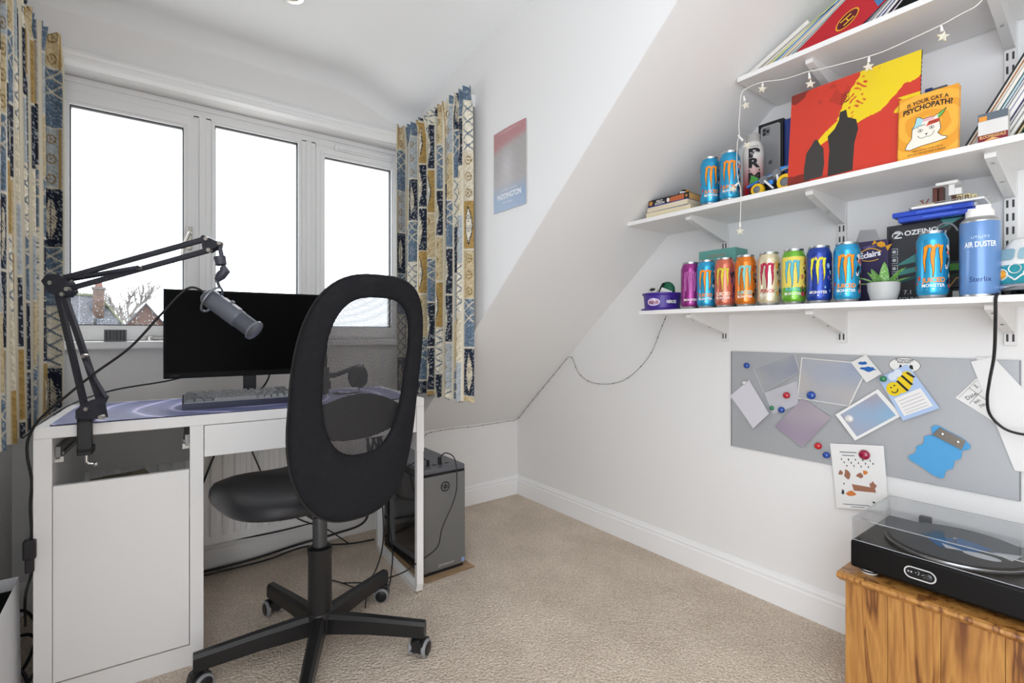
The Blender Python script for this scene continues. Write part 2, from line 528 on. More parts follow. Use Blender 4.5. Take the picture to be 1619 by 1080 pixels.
rf = join(([(xs, 14.2, z0 - .3), (xe + .1, 14.2, z0 - .3), (xb, 15.6, zb + .12), (xs, 15.6, za + .2), (xs, 17, z0 - .3), (xe + .1, 17, z0 - .3)], [(0, 1, 2, 3), (1, 5, 2), (5, 4, 3, 2), (0, 3, 4), (0, 4, 5, 1)]))
mk('roof', rel(h1, rf), m_slate, h1)
mk('ridge', rel(h1, join(tube([(xs, 15.6, za + .22), (xb, 15.6, zb + .14)], .05), tube([(xb, 15.6, zb + .14), (xe + .1, 14.2, z0 - .28)], .035))), M('#4f5440', .9), h1)
mk('dormer_roof', rel(h1, join(box(-3.35, -2.85, 14.1, 14.9, 1.0, 1.42), box(-2.78, -2.4, 14.0, 14.8, .95, 1.36))), m_slate, h1)
mk('wall', rel(h1, box(xs + .3, xe - .2, 14.5, 16.8, -3, z0 - .28)), m_brick, h1)
cx0, cz1 = at14(147, 452); cx1, _ = at14(165, 452)
ch = mk('chimney', rel(h1, join(box(cx0 * 1.02, cx1 * 1.02, 14.9, 15.3, 1.2, cz1 - .02))), M('#4c3d35', .95, var=.35, vscale=9), h1)
mk('chimney_cap', rel(h1, join(box(cx0 * 1.02 - .03, cx1 * 1.02 + .03, 14.87, 15.33, cz1 - .02, cz1 + .04))), M('#4a4642', .9), ch)
mk('chimney_pot', rel(h1, mv(lathe([(.09, 0), (.07, .14)], 10), ((cx0 + cx1) / 2 * 1.02, 15.1, cz1 + .04))), M('#5f4036', .9), ch)
h2 = thing('red_brick_house', 'red brick house gable with a pitched roof', 'house', (-1.2, 19, -3.0))
ax_, az_ = at18(231, 481); bx_, bz_ = at18(203, 514); ex_ = 2 * ax_ - bx_
mk('gable_wall', rel(h2, prism([(bx_ - .3, -3), (ex_ + .3, -3), (ex_ + .3, bz_ - .35), (ax_, az_), (bx_ - .3, bz_ - .35)], 18.0, 21.5)), m_brick, h2)
for sx, e in ((bx_, -1), (ex_, 1)):
    mk('roof_slope', rel(h2, ([(ax_, 17.9, az_ + .06), (sx + e * .36, 17.9, bz_ - .36), (sx + e * .36, 21.6, bz_ - .36), (ax_, 21.6, az_ + .06), (ax_, 17.9, az_), (sx + e * .36, 17.9, bz_ - .42), (sx + e * .36, 21.6, bz_ - .42), (ax_, 21.6, az_)], [(0, 1, 2, 3), (4, 7, 6, 5), (0, 4, 5, 1), (3, 2, 6, 7), (1, 5, 6, 2)])), m_slate, h2)
# bare tree between the houses
tr = thing('bare_tree', 'leafless winter tree between the two rooftops', 'tree', (-2.25, 24, -3.0))
rng = random.Random(5)
tb, tw = [tube([(0, 0, 0), (.05, 0, 2.5), (0, 0, 4.2)], [.16, .12, .09], 6)], []
def branch(p, d, L_, r, lvl, out):
    q = p + d * L_
    out.append(tube([p, (p + q) / 2 + Vector((rng.uniform(-.05, .05), 0, rng.uniform(0, .05))), q], [r, r * .8, r * .6], 5))
    if lvl:
        for _ in range(4 if lvl > 1 else 3):
            nd = (d + Vector((rng.uniform(-.8, .8), rng.uniform(-.5, .5), rng.uniform(-.1, .5)))).normalized()
            branch(p + (q - p) * rng.uniform(.45, 1), nd, L_ * rng.uniform(.55, .8), r * .6, lvl - 1, out)
for i in range(11):
    a = i / 11 * 2 * PI
    branch(Vector((0, 0, 3.2 + .15 * i)), Vector((math.cos(a) * .8, math.sin(a) * .5, .8)).normalized(), .85, .05, 3, tw)
mk('trunk', join(*tb), M('#6b645e', .9), tr, True)
mk('branches', join(*tw), M('#6b6663', .9), tr)
# ------------------------------------------------------------------ radiator under the window
rad = thing('radiator', 'white ribbed panel radiator on the wall under the window', 'radiator', (-1.62, -.02, .13))
mk('panel', box(-.52, .52, -.075, -.055, 0, .45, .006), m_trim, rad)
for i in range(24):
    x = -.5 + i * .0435
    if i == 0:
        r0 = mk('rib', mv(box(-.012, .012, -.01, .004, .035, .415, .006), (x, -.077, 0)), m_trim, rad); rib_me = r0.data
        r0.data.transform(Matrix.Translation((-x, 0, 0))); r0.location = (x, 0, 0)
    else:
        c = r0.copy(); COL.objects.link(c); c.location = (x, 0, 0); c.parent = rad
mk('back_bracket', join(box(-.42, -.38, -.056, .02, .1, .35), box(.38, .42, -.056, .02, .1, .35)), m_trim, rad)
mk('top_grille', box(-.52, .52, -.08, -.01, .45, .458, .002), m_trim, rad)

# ------------------------------------------------------------------ desk
DA = R(-3.72)
DL, DD, DH = 1.093, .50, .75
DO = Vector((-2.103, -.662, 0))
dk = thing('desk', 'white laminate desk with an open cupboard side and steel end leg', 'desk', DO, DA)
def dpt(u, d, z):                     # desk coordinates -> room
    m = Matrix.Rotation(DA, 3, 'Z')
    return DO + m @ Vector((u, d, z))
mk('top', box(0, DL, 0, DD, DH - .032, DH, .003), m_desk, dk)
mk('side_panel', box(.0, .037, .002, DD, 0, DH - .032, .001), m_desk, dk)
mk('middle_panel', box(.343, .378, .002, DD, 0, DH - .032, .001), m_desk, dk)
mk('cupboard_back', join(box(.037, .343, DD - .015, DD - .005, .0, .46), box(.037, .343, DD - .012, DD - .004, .512, DH - .032)), M('#d6d4d1', .6), dk)
mk('cupboard_shelf', box(.037, .343, .03, DD - .015, .44, .456), m_desk, dk)
door = mk('door', box(.0385, .3415, .001, .018, .068, .590, .001), m_desk, dk)
mk('plinth', box(.037, .343, .006, .024, 0, .062), m_desk, dk)
m_run = M('#7c7c7b', .35, metal=.8)
for x0, s in ((.0375, 1), (.3425, -1)):
    rn = mk('drawer_runner', join(box(min(x0, x0 + s * .012), max(x0, x0 + s * .012), .03, .43, .655, .690, .001), box(min(x0, x0 + s * .016), max(x0, x0 + s * .016), .05, .45, .664, .672)), m_run, dk)
    mk('runner_clip', box(min(x0, x0 + s * .018), max(x0, x0 + s * .018), .03, .042, .648, .662), flat('#d8d6d2'), rn)
dr = mk('drawer', box(.380, 1.062, .001, .017, .622, .7165, .001), m_desk, dk)
mk('drawer_box', box(.395, 1.05, .017, .42, .632, .705), M('#bdbbb8', .6), dk)
mk('end_panel', join(box(1.064, DL, .002, .03, .545, DH - .032, .001), box(1.07, DL - .004, .03, DD, .545, DH - .032)), m_desk, dk)
lg = [(1.079, .016, .545), (1.079, .016, .04), (1.079, .022, .018), (1.079, .045, .011), (1.079, DD - .045, .011), (1.079, DD - .022, .018), (1.079, DD - .016, .04), (1.079, DD - .016, .545)]
def ribbon(pts, w, t_):
    """flat steel strip bent in the x = const plane"""
    V, Fc = [], []
    P = [Vector(q) for q in pts]
    for i, q in enumerate(P):
        t = (P[min(i + 1, len(P) - 1)] - P[max(0, i - 1)]).normalized()
        nn = Vector((0, -t.z, t.y))
        for a, b in ((-w / 2, -t_ / 2), (w / 2, -t_ / 2), (w / 2, t_ / 2), (-w / 2, t_ / 2)):
            V.append(q + Vector((a, 0, 0)) + nn * b)
    for i in range(len(P) - 1):
        for j in range(4):
            Fc.append((i * 4 + j, i * 4 + (j + 1) % 4, (i + 1) * 4 + (j + 1) % 4, (i + 1) * 4 + j))
    Fc += [(0, 1, 2, 3), (len(V) - 1, len(V) - 2, len(V) - 3, len(V) - 4)]
    return V, Fc
mk('leg', ribbon(lg, .026, .022), m_desk, dk)
# brown parcel in the open cupboard
pc = thing('cardboard_parcel', 'crumpled brown card parcel inside the open desk cupboard', 'parcel', dpt(.17, .28, .456), DA)
mk('carton', mv(box(-.06, .06, -.05, .05, 0, .075, .004), (0, 0, 0), rz=.2), M('#8a745c', .9, var=.2, vscale=40), pc)
mk('flap', join(([(-.10, -.05, .076), (.02, -.05, .076), (.03, .0, .088), (-.09, .0, .078)], [(0, 1, 2, 3)]), ([(.0, -.045, .076), (.055, -.03, .076), (.05, -.02, .098), (.02, -.03, .092)], [(0, 1, 2, 3)])), M('#77705f', .9), pc)

# desk mat with a swirling print
m_mat, n, L, p = node_mat('swirl_print_mat')
t = n.new('ShaderNodeTexCoord'); wv = n.new('ShaderNodeTexWave'); wv.wave_type = 'RINGS'
wv.rings_direction = 'SPHERICAL'; wv.inputs['Scale'].default_value = 3.2; wv.inputs['Distortion'].default_value = 3.5; wv.inputs['Detail'].default_value = 2; wv.inputs['Detail Scale'].default_value = .9
rr = n.new('ShaderNodeValToRGB'); rr.color_ramp.elements[0].color = (*lin('#6c709c'), 1); rr.color_ramp.elements[1].color = (*lin('#c9c4ea'), 1); rr.color_ramp.elements[0].position = .35; rr.color_ramp.elements[1].position = .995
e = rr.color_ramp.elements.new(.93); e.color = (*lin('#8088b8'), 1)
L.new(t.outputs['Object'], wv.inputs['Vector']); L.new(wv.outputs['Fac'], rr.inputs[0]); L.new(rr.outputs[0], p.inputs['Base Color']); p.inputs['Roughness'].default_value = .55
mt = thing('desk_mat', 'purple blue swirl printed mat covering the desk top', 'desk mat', dpt(.545, .22, DH), DA)
mk('rubber_base', xf(prism(rrect(-.515, .515, -.215, .23, .012), 0, .0025), lambda v: Vector((v.x, v.z, v.y))), M('#26263a', .8), mt)
mk('printed_cloth', xf(prism(rrect(-.514, .514, -.214, .229, .012), .0025, .004), lambda v: Vector((v.x, v.z, v.y))), m_mat, mt)
ZM = DH + .004

# keyboard
kb = thing('keyboard', 'compact grey mechanical keyboard on the purple mat', 'keyboard', dpt(.485, .162, ZM), DA)
kbw, kbd = .325, .118
mk('case', xf(prism([(-kbd / 2, 0), (kbd / 2, .004), (kbd / 2, .037), (-kbd / 2, .020)], -kbw / 2, kbw / 2), lambda v: Vector((v.y, v.x, v.z))), M('#3d3f52', .4, metal=.3), kb)
mk('plate', xf(prism([(-kbd / 2 + .005, .0205), (kbd / 2 - .005, .0365), (kbd / 2 - .005, .0385), (-kbd / 2 + .005, .0225)], -kbw / 2 + .005, kbw / 2 - .005), lambda v: Vector((v.y, v.x, v.z))), M('#a9abaf', .4, metal=.3), kb)
m_key = M('#8c8e91', .55)
m_key2 = M('#707377', .55)
rows = [[1] * 13 + [2], [1.5] + [1] * 12 + [1.5], [1.75] + [1] * 11 + [2.25], [2.25] + [1] * 10 + [1.75, 1], [1.25, 1.25, 1.25, 6.25, 1, 1, 1, 1, 1]]
keym = {}
un = .0206
for r_, row in enumerate(rows):
    x = -un * 15 / 2
    yy = kbd / 2 - .017 - r_ * .0212
    zz = .0385 - .016 * (r_ + .3) / 5
    for w in row:
        mod = w != 1
        if (w, mod) not in keym:
            hw, hd = w * un / 2 - .0009, .0094
            a = [(-hw, -hd, 0), (hw, -hd, 0), (hw, hd, 0), (-hw, hd, 0), (-hw + .003, -hd + .003, .0085), (hw - .003, -hd + .003, .0085), (hw - .003, hd - .0018, .0095), (-hw + .003, hd - .0018, .0095)]
            f = [(3, 2, 1, 0), (4, 5, 6, 7), (0, 1, 5, 4), (1, 2, 6, 5), (2, 3, 7, 6), (3, 0, 4, 7)]
            k_ = mk('key', (a, f), m_key2 if mod and w != 6.25 else m_key, kb)
            keym[(w, mod)] = k_.data
        else:
            k_ = bpy.data.objects.new('key', keym[(w, mod)]); COL.objects.link(k_); k_.parent = kb
        k_.location = (x + w * un / 2, yy, zz); k_.rotation_euler = (R(8), 0, 0)
        x += w * un

# monitor
mo = thing('monitor', 'slim black widescreen monitor switched off on the desk', 'monitor', dpt(.515, .31, ZM), DA)
mz0, mz1, mx0, mx1 = .085, .396, -.248, .292
mk('back_shell', box(mx0 + .006, mx1 - .006, .012, .045, mz0 + .01, mz1 - .006, .008), M('#1b1b1d', .5), mo)
mk('bezel', box(mx0, mx1, 0, .016, mz0, mz1, .002), M('#0b0b0c', .5, spec=.15), mo)
mk('screen', box(mx0 + .006, mx1 - .006, -.0008, .002, mz0 + .02, mz1 - .006), M('#040404', .35, spec=.05), mo)
mk('lettering', text('Lenovo', .0065, mx0 + .033, mz0 + .008, -.0006), flat('#4a4a4c'), mo)
mk('stand_post', box(-.002, .042, .045, .065, .008, .26, .004), M('#3c3d40', .4, metal=.5), mo)
mk('stand_foot', xf(prism(rrect(-.10, .14, -.06, .13, .02), 0, .01), lambda v: Vector((v.x, v.z, v.y))), M('#3c3d40', .4, metal=.5), mo)

# red brick-built racing car behind the keyboard
lc = thing('toy_racing_car', 'small red and black toy racing car on the desk', 'toy car', dpt(.735, .30, ZM), DA + .15)
m_lr = M('#b3202a', .3); m_lk = M('#1a1a1c', .4)
mk('body', join(box(-.075, .07, -.016, .016, .012, .024, .002), box(-.02, .06, -.02, .02, .024, .034, .002), box(.0, .05, -.01, .01, .034, .048, .004)), m_lr, lc)
mk('front_wing', box(-.092, -.07, -.03, .03, .008, .016, .001), m_lr, lc)
mk('rear_wing', join(box(.06, .08, -.026, .026, .045, .05), box(.062, .078, -.026, -.022, .02, .05), box(.062, .078, .022, .026, .02, .05)), m_lk, lc)
mk('cockpit', box(-.03, .002, -.011, .011, .024, .033, .003), m_lk, lc)
wv_ = xf(lathe([(.007, -.008), (.013, -.008), (.0145, -.005), (.0145, .005), (.013, .008), (.007, .008)], 16), lambda v: Vector((v.x, v.z, v.y)))
for sx in (-.052, .052):
    for sy in (-.03, .03):
        mk('wheel', mv(wv_, (sx, sy, .0145)), m_lk, lc, True)
mk('white_stripe', join(box(-.06, -.02, -.0165, .0165, .0145, .0175), box(.02, .06, -.0205, .0205, .026, .029)), flat('#d9d5d2'), lc)

# headphones lying on the mat
hp = thing('headphones', 'black over-ear headphones lying on the right of the desk', 'headphones', dpt(.86, .30, ZM), DA)
for s in (-1, 1):
    cp = mk('ear_cup', mv(xf(lathe([(.0001, -.018), (.03, -.016), (.04, -.006), (.041, .006), (.036, .014), (.0001, .016)], 24), lambda v: Vector((v.z, v.x, v.y * 1.15))), (s * .075, 0, .062), rz=s * .3), M('#1d1d20', .35), hp, True)
    mk('ear_pad', mv(xf(lathe([(.022, -.008), (.030, -.014), (.038, -.008), (.038, .006), (.022, .006)], 24), lambda v: Vector((v.z, v.x, v.y * 1.15))), (s * .055, 0, .062), rz=s * .3), M('#121214', .8), cp, True)
    mk('yoke', tube(cr([(s * .083, -.02, .09), (s * .085, 0, .11), (s * .08, .05, .10)]), .005), M('#77777a', .3, metal=.8), hp, True)
hb = cr([(-.078, .03, .10), (-.07, .10, .09), (-.035, .14, .07), (0, .15, .06), (.035, .14, .07), (.07, .10, .09), (.078, .03, .10)], 6)
mk('headband', tube(hb, .011, 8), M('#1d1d20', .5), hp, True)
mk('cable_loop', tube(cr([(.06, -.02, .03), (.05, -.07, .008), (.0, -.09, .006), (-.05, -.07, .006), (-.02, -.04, .006)]), .0022), m_cable, hp, True)

# ------------------------------------------------------------------ microphone boom arm and microphone
m_arm = M('#35363f', .45, metal=.2, name='grey_painted_steel')
m_bolt = M('#cfccc6', .3, metal=1.)
bA = dpt(.105, .028, DH)
arm = thing('microphone_boom_arm', 'black scissor boom arm clamped to the front of the desk', 'boom arm', bA, DA)
AI = Matrix.Rotation(-DA, 4, 'Z') @ Matrix.Translation(-bA)
def A(v): return AI @ Vector(v)
def arml(vf): return xf(vf, lambda v: AI @ v)
mk('clamp', join(box(-.016, .016, -.045, -.029, -.078, .022, .003), box(-.016, .016, -.045, .03, .0045, .024, .003), box(-.016, .016, -.045, .012, -.083, -.062, .003)), m_black, arm)
mk('clamp_screw', join(mv(lathe([(.0045, 0), (.0045, .045), (.012, .045), (.012, .05)], 12), (0, -.01, -.107 + .0)), tube([(0, -.01, -.105), (.004, -.01, -.112), (.018, -.012, -.115)], .004), mv(sphere(.007, 10, 8), (.02, -.012, -.115))), m_chrome, arm, True)
Dd = 1.335
pB0, pB1 = DP(135, 645, Dd), DP(158, 660, Dd)
E0, E1 = DP(85, 445, 1.36), DP(101, 458, 1.36)
T0, T1 = DP(325, 378, 1.42), DP(329, 395, 1.42)
bk = [(px, py) for px, py in ((127, 661), (127, 648), (135, 640), (150, 632), (166, 627), (160, 640), (164, 661))]
def plate(pts, dist, th=.026):
    c = [DP(px, py, dist) for px, py in pts]
    off = FW * th / 2
    n_ = len(c)
    V = [q - off for q in c] + [q + off for q in c]
    return V, [tuple(range(n_)), tuple(range(2 * n_ - 1, n_ - 1, -1))] + [(k, k + n_, (k + 1) % n_ + n_, (k + 1) % n_) for k in range(n_)]
mk('base_bracket', arml(plate(bk, Dd, .03)), m_arm, arm)
for i, (a, b) in enumerate((((135, 647), (92, 465)), ((158, 632), (100, 462)))):
    mk('lower_bar', arml(bar(DP(*a, Dd), DP(*b, 1.36), .013, .011, up=FW)), m_arm, arm)
ebk = [(73, 445), (81, 435), (101, 434), (112, 447), (117, 461), (108, 470), (96, 467), (84, 463)]
mk('elbow_bracket', arml(plate(ebk, 1.36, .03)), m_arm, arm)
mk('upper_bar', arml(bar(DP(97, 441, 1.36), DP(325, 378, 1.42), .013, .012, up=FW)), m_arm, arm)
mk('upper_bar', arml(bar(DP(104, 458, 1.36), DP(329, 396, 1.42), .013, .011, up=FW)), m_arm, arm)
mk('tip_bracket', arml(plate([(322, 375), (326, 373), (349, 384), (348, 391), (331, 399), (325, 396)], 1.42, .028)), m_arm, arm)
for k, (a, b, d0) in enumerate((((112, 440), (218, 422), 1.365), ((112, 443), (222, 424), 1.39), ((134, 572), (168, 628), 1.335), ((140, 575), (164, 632), 1.35))):
    mk('spring', arml(tube([DP(*a, d0), DP((a[0] + b[0]) / 2, (a[1] + b[1]) / 2, d0), DP(*b, d0)], .0045, 8)), M('#54555f', .3, metal=.7), arm, True)
for px, py, d0 in ((78, 447, 1.34), (97, 465, 1.34), (104, 457, 1.34), (325, 377, 1.40), (329, 395, 1.40), (346, 384, 1.40), (135, 647, 1.315), (158, 660, 1.315), (131, 563, 1.33), (217, 423, 1.37)):
    c = DP(px, py, d0)
    mk('bolt', arml(tube([c, c + FW * .012], .0058, 10)), m_bolt, arm, True)
mk('swivel_joint', arml(join(tube([DP(347, 388, 1.42), DP(351, 408, 1.42)], .006, 10), tube([DP(347, 406, 1.42), DP(350, 419, 1.42)], [.016, .014], 12), tube([DP(352, 422, 1.42), DP(356, 428, 1.42), DP(349, 436, 1.42), DP(343, 443, 1.42)], [.009, .014, .014, .008], 10))), M('#4c4d58', .4, metal=.3), arm, True)
# microphone
ma, mb = DP(330, 470, 1.40), DP(404, 524, 1.385)
md = (mb - ma); mL = md.length; md.normalize()
mic = thing('studio_microphone', 'grey cylindrical condenser microphone hanging from the boom arm', 'microphone', (ma + mb) / 2)
q_ = md.to_track_quat('Z', 'X'); QM = q_.to_matrix()
def mloc(vf): return xf(vf, lambda v: QM @ (v - Vector((0, 0, mL / 2))))
m_mic = M('#6d717c', .38, metal=.5, name='grey_microphone_metal')
mk('body', mloc(lathe([(.0001, -.010), (.018, -.009), (.024, -.002), (.0255, .006), (.0255, mL * .64), (.0245, mL * .66)], 28)), m_mic, mic, True)
mk('grille', mloc(lathe([(.0243, mL * .66), (.0243, mL * .95)], 28)), M('#5d616b', .5, metal=.6, bump=.6, bscale=900), mic, True)
mk('end_ring', mloc(lathe([(.0246, mL * .94), (.029, mL * .955), (.029, mL * .985), (.024, mL * 1.0), (.0001, mL * 1.005)], 28)), M('#8a8e99', .3, metal=.8), mic, True)
# switch panel faces up-right towards the light
wn = (Vector((0, 0, 1)) - md * md.z).normalized()
def mside(vf, along, up_=.0255):
    s_ = md.cross(wn)
    base = ma + md * along + wn * up_ - (ma + mb) / 2
    return xf(vf, lambda v: base + md * v.x + s_ * v.y + wn * v.z)
mk('switch_panel', mside(join(box(-.018, .004, -.006, .006, -.003, .0015), box(.014, .04, -.006, .006, -.003, .0015)), mL * .35), flat('#d5d7da'), mic)
mk('knob', mside(lathe([(.0055, -.002), (.0055, .006), (.004, .0075)], 14), mL * .40), M('#7d8088', .3, metal=.6), mic, True)
hoop = []
s_ = md.cross(wn)
for k in range(25):
    a = 2 * PI * k / 24
    hoop.append(ma + md * .012 + (wn * math.cos(a) * 1.35 + s_ * math.sin(a)) * .030 - (ma + mb) / 2)
mk('mount_ring', tube(hoop, .003, 8), M('#8f929b', .3, metal=.9), mic, True)
mk('mount_stem', tube([DP(343, 444, 1.42) - (ma + mb) / 2, ma + md * .012 + wn * .042 - (ma + mb) / 2], .0045, 8), M('#8f929b', .3, metal=.9), mic, True)
# its cable: sags behind the arm, drops past the desk end
cab = cr([ma - md * .006, DP(316, 458, 1.41), DP(300, 455, 1.40), DP(282, 468, 1.39), DP(252, 500, 1.37), DP(205, 550, 1.35), DP(150, 590, 1.33), DP(110, 622, 1.31), DP(66, 660, 1.29), DP(46, 690, 1.285), DP(43, 720, 1.285), DP(50, 760, 1.29), DP(48, 800, 1.29), DP(50, 845, 1.29), DP(47, 862, 1.29), DP(52, 872, 1.29), DP(50, 905, 1.30), DP(40, 945, 1.31), G(40, 990, .01)], 8)
tag(mk('microphone_cable', tube(cab, .0033, 8), m_cable, None, True), 'black cable trailing from microphone down past the desk end', 'cable')
ad = thing('cable_adaptor', 'black plug-in adaptor hanging on the cable beside the desk', 'adaptor', DP(47, 905, 1.285))
mk('body', box(-.013, .013, -.012, .012, .035, .085, .004), m_black, ad)
mk('plug', box(-.009, .009, -.008, .008, 0, .035, .003), m_black, ad)

# ------------------------------------------------------------------ computer tower on a card sheet
cbx = thing('card_sheet', 'flat brown cardboard sheet under the computer tower', 'cardboard', (-.862, -.44, 0), .02)
mk('sheet', box(-.115, .115, -.225, .225, 0, .005), M('#a08566', .9, var=.1, vscale=30), cbx)
mk('flute_edge', box(-.116, .116, -.2265, -.225, .001, .004), M('#86694b', .9), cbx)
pcx = thing('computer_tower', 'silver and black desktop computer tower beside the desk', 'computer', (-.867, -.635, .005))
pw, pdp, ph = .097, .41, .435
mk('chassis', box(-pw, pw, .012, pdp, .012, ph - .012, .003), M('#1b1c1f', .35), pcx)
mk('front_panel', box(-pw, pw, 0, .014, .014, ph - .03, .003), M('#828486', .42, metal=.7), pcx)
mk('front_slot', box(-pw + .001, pw - .001, .003, .016, ph - .031, ph - .02), m_dark, pcx)
mk('top_panel', box(-pw, pw, .001, pdp, ph - .021, ph, .005), M('#6d7077', .4, metal=.6), pcx)
mk('side_window', box(-pw - .003, -pw, .02, pdp - .01, .03, ph - .04), M('#0c0c0e', .12, spec=.6), pcx)
mk('base', box(-pw + .006, pw - .006, .008, pdp, 0, .014), m_black, pcx)
mk('port', join(box(-.03, -.012, .05, .062, ph - .001, ph + .0006), box(.0, .018, .05, .062, ph - .001, ph + .0006), box(.03, .048, .05, .062, ph - .001, ph + .0006)), m_dark, pcx)
em = mk('emblem', join(*[sheet([a, b, c, d], -.0012) for a, b, c, d in ((lambda e1, e2: [(e1[k], e1[(k + 1) % 24], e2[(k + 1) % 24], e2[k]) for k in range(24)])(ell(.0, .355, .021, .021, 24), ell(.0, .355, .0165, .0165, 24)))]), flat('#1c1d1f'), pcx)
mk('emblem_bars', join(sheet([(-.016, .357), (.012, .357), (.010, .361), (-.014, .361)], -.0012), sheet([(-.012, .349), (.016, .349), (.014, .353), (-.010, .353)], -.0012), sheet([(-.004, .342), (.000, .342), (.004, .369), (.0, .369)], -.0012)), flat('#1c1d1f'), em)
mk('lettering', join(text('PCSPECIALIST', .007, .012, .03, -.0012, w=.062), stroke(ell(-.026, .0335, .005, .005, 12), .0014, -.0012)), flat('#e4e4e4'), pcx)
mk('sticker', sheet([(.078, .022), (.093, .022), (.093, .04), (.078, .04)], -.0012), flat('#8aa0c8'), pcx)
# cables around the tower and under the desk
def cable(pts, r, label, n_=8):
    return tag(mk('cable', tube(cr(pts, n_), r, 7), m_cable, None, True), label, 'cable')
pt = Vector((-.867, -.635, .005))
usb = thing('usb_plug', 'black plug in the top of the computer tower, curling lead', 'plug', pt + Vector((.005, .056, ph)))
mk('plug_body', box(-.007, .007, -.006, .006, 0, .03, .002), m_black, usb)
cable([pt + Vector((.005, .056, ph + .028)), pt + Vector((.02, .03, ph + .05)), pt + Vector((.04, -.01, ph + .03)), pt + Vector((.045, -.02, ph - .06)), pt + Vector((.03, -.022, .30)), pt + Vector((-.03, -.03, .20)), pt + Vector((-.07, -.06, .14)), Vector((-1.03, -.715, .12)), Vector((-1.09, -.70, .09)), Vector((-1.17, -.62, .05)), Vector((-1.25, -.50, .02))], .0024, 'thin black lead draping across the front of the computer tower')
usb2 = thing('usb_dongle', 'small black dongle in the tower top behind the desk leg', 'plug', pt + Vector((-.05, .056, ph)))
mk('dongle_body', box(-.006, .006, -.005, .005, 0, .026, .002), m_black, usb2)
mk('lead', tube(cr([(0, 0, .02), (-.02, .01, .034), (-.05, .02, .02), (-.08, .03, .004)]), .0022, 6), m_cable, usb2, True)
YW = -.045
cable([(-1.72, YW, .135), (-1.5, YW - .01, .115), (-1.3, YW - .02, .118), (-1.12, -.12, .16), (-.99, -.10, .27)], .0035, 'black cable crossing the skirting below the radiator, highest one')
cable([(-1.74, -.05, .012), (-1.5, -.06, .018), (-1.3, -.05, .03), (-1.15, -.08, .05), (-1.02, -.12, .09), (-.98, -.1, .2)], .0055, 'thick black cable along the carpet edge below the radiator')
cable([(-1.70, -.075, .008), (-1.45, -.09, .012), (-1.28, -.07, .02), (-1.1, -.14, .012), (-.985, -.16, .01)], .004, 'second black cable lying on the carpet by the skirting')
cable([(-1.60, -.13, .70), (-1.62, -.11, .56), (-1.66, -.12, .45), (-1.69, -.11, .36)], .004, 'black cable hanging below the desk drawer in front of radiator, nearest the cupboard')
cable([(-1.56, -.13, .70), (-1.53, -.12, .58), (-1.49, -.13, .46), (-1.43, -.12, .32), (-1.33, -.11, .18), (-1.20, -.12, .10), (-1.10, -.14, .012)], .003, 'thin black cable swooping down behind the chair seat')
cable([(-1.05, -.30, .60), (-1.06, -.42, .35), (-1.08, -.50, .16), (-1.13, -.55, .06), (-1.2, -.58, .01)], .003, 'black lead hanging inside the desk end leg, left one')
cable([(-1.03, -.28, .60), (-1.035, -.40, .30), (-1.05, -.52, .12), (-1.09, -.60, .04), (-1.13, -.66, .006)], .0026, 'black lead hanging inside the desk end leg, right one')
cable([(-1.33, -.35, .006), (-1.25, -.45, .006), (-1.20, -.60, .006), (-1.23, -.70, .006)], .0022, 'thin lead lying on carpet behind the chair column')
cable([dpt(.56, .40, DH + .25), dpt(.45, .46, DH + .13), dpt(.30, .48, DH + .075), dpt(.12, .42, DH + .05), dpt(.02, .25, DH + .02), dpt(-.03, .05, DH - .03)], .0035, 'black lead running from behind the monitor towards the curtain')
cable([dpt(.60, .40, DH + .16), dpt(.61, .42, DH + .08), dpt(.58, .44, DH + .02), dpt(.55, .49, DH + .01)], .0035, 'short black lead dropping behind the monitor stand')
bunch = thing('cable_bundle', 'bundle of black leads clipped at the desk end by the tower', 'cables', (-1.06, -.36, .44))
mk('leads', join(*[tube(cr([(.02 * math.sin(i), .03 * math.cos(i * 2), .17), (.03 * math.sin(i + 1), .02, .11), (.035 * math.cos(i), -.01 * i / 3, .05), (.03 * math.sin(i * 1.7), -.03, .0 + .006 * i)]), .006, 6) for i in range(6)]), m_cable, bunch, True)
mk('tie', mv(lathe([(.028, 0), (.03, .004), (.03, .014), (.028, .018)], 14), (.01, .01, .10)), m_black, bunch, True)
for i, (a, b, c) in enumerate(((-2.19, -.25, 'upper'), (-2.17, -.33, 'middle'), (-2.19, -.42, 'lower'))):
    cable([(a - .02, b, .02 + .05 * (2 - i)), (a + .03, b - .06, .05 + .04 * (2 - i)), (a + .06, b - .12, .02 + .03 * (2 - i)), (a + .03, b - .2, .012), (a - .03, b - .16, .014)], .0045, 'black cable coil beside the desk foot at far left, %s loop' % c)
# white bin at the left edge, black bag inside
bn = thing('waste_bin', 'white box-shaped waste bin with black liner at the left edge', 'bin', (-2.184, -.80, 0))
bt, bb, bh = .06, .064, .352
def binwall(t0, t1, z0, z1): return [(-t0 * .8, -t0 * 3.2, z0), (t0 * .8, -t0 * 3.2, z0), (t0 * .8, t0 * 3.2, z0), (-t0 * .8, t0 * 3.2, z0), (-t1 * .8, -t1 * 3.2, z1), (t1 * .8, -t1 * 3.2, z1), (t1 * .8, t1 * 3.2, z1), (-t1 * .8, t1 * 3.2, z1)], [(3, 2, 1, 0), (0, 1, 5, 4), (1, 2, 6, 5), (2, 3, 7, 6), (3, 0, 4, 7)]
mk('shell', binwall(bb, bt, 0, bh), M('#dfe0e3', .4), bn)
mk('liner', binwall(bb - .004, bt - .003, .01, bh - .03), m_black, bn)
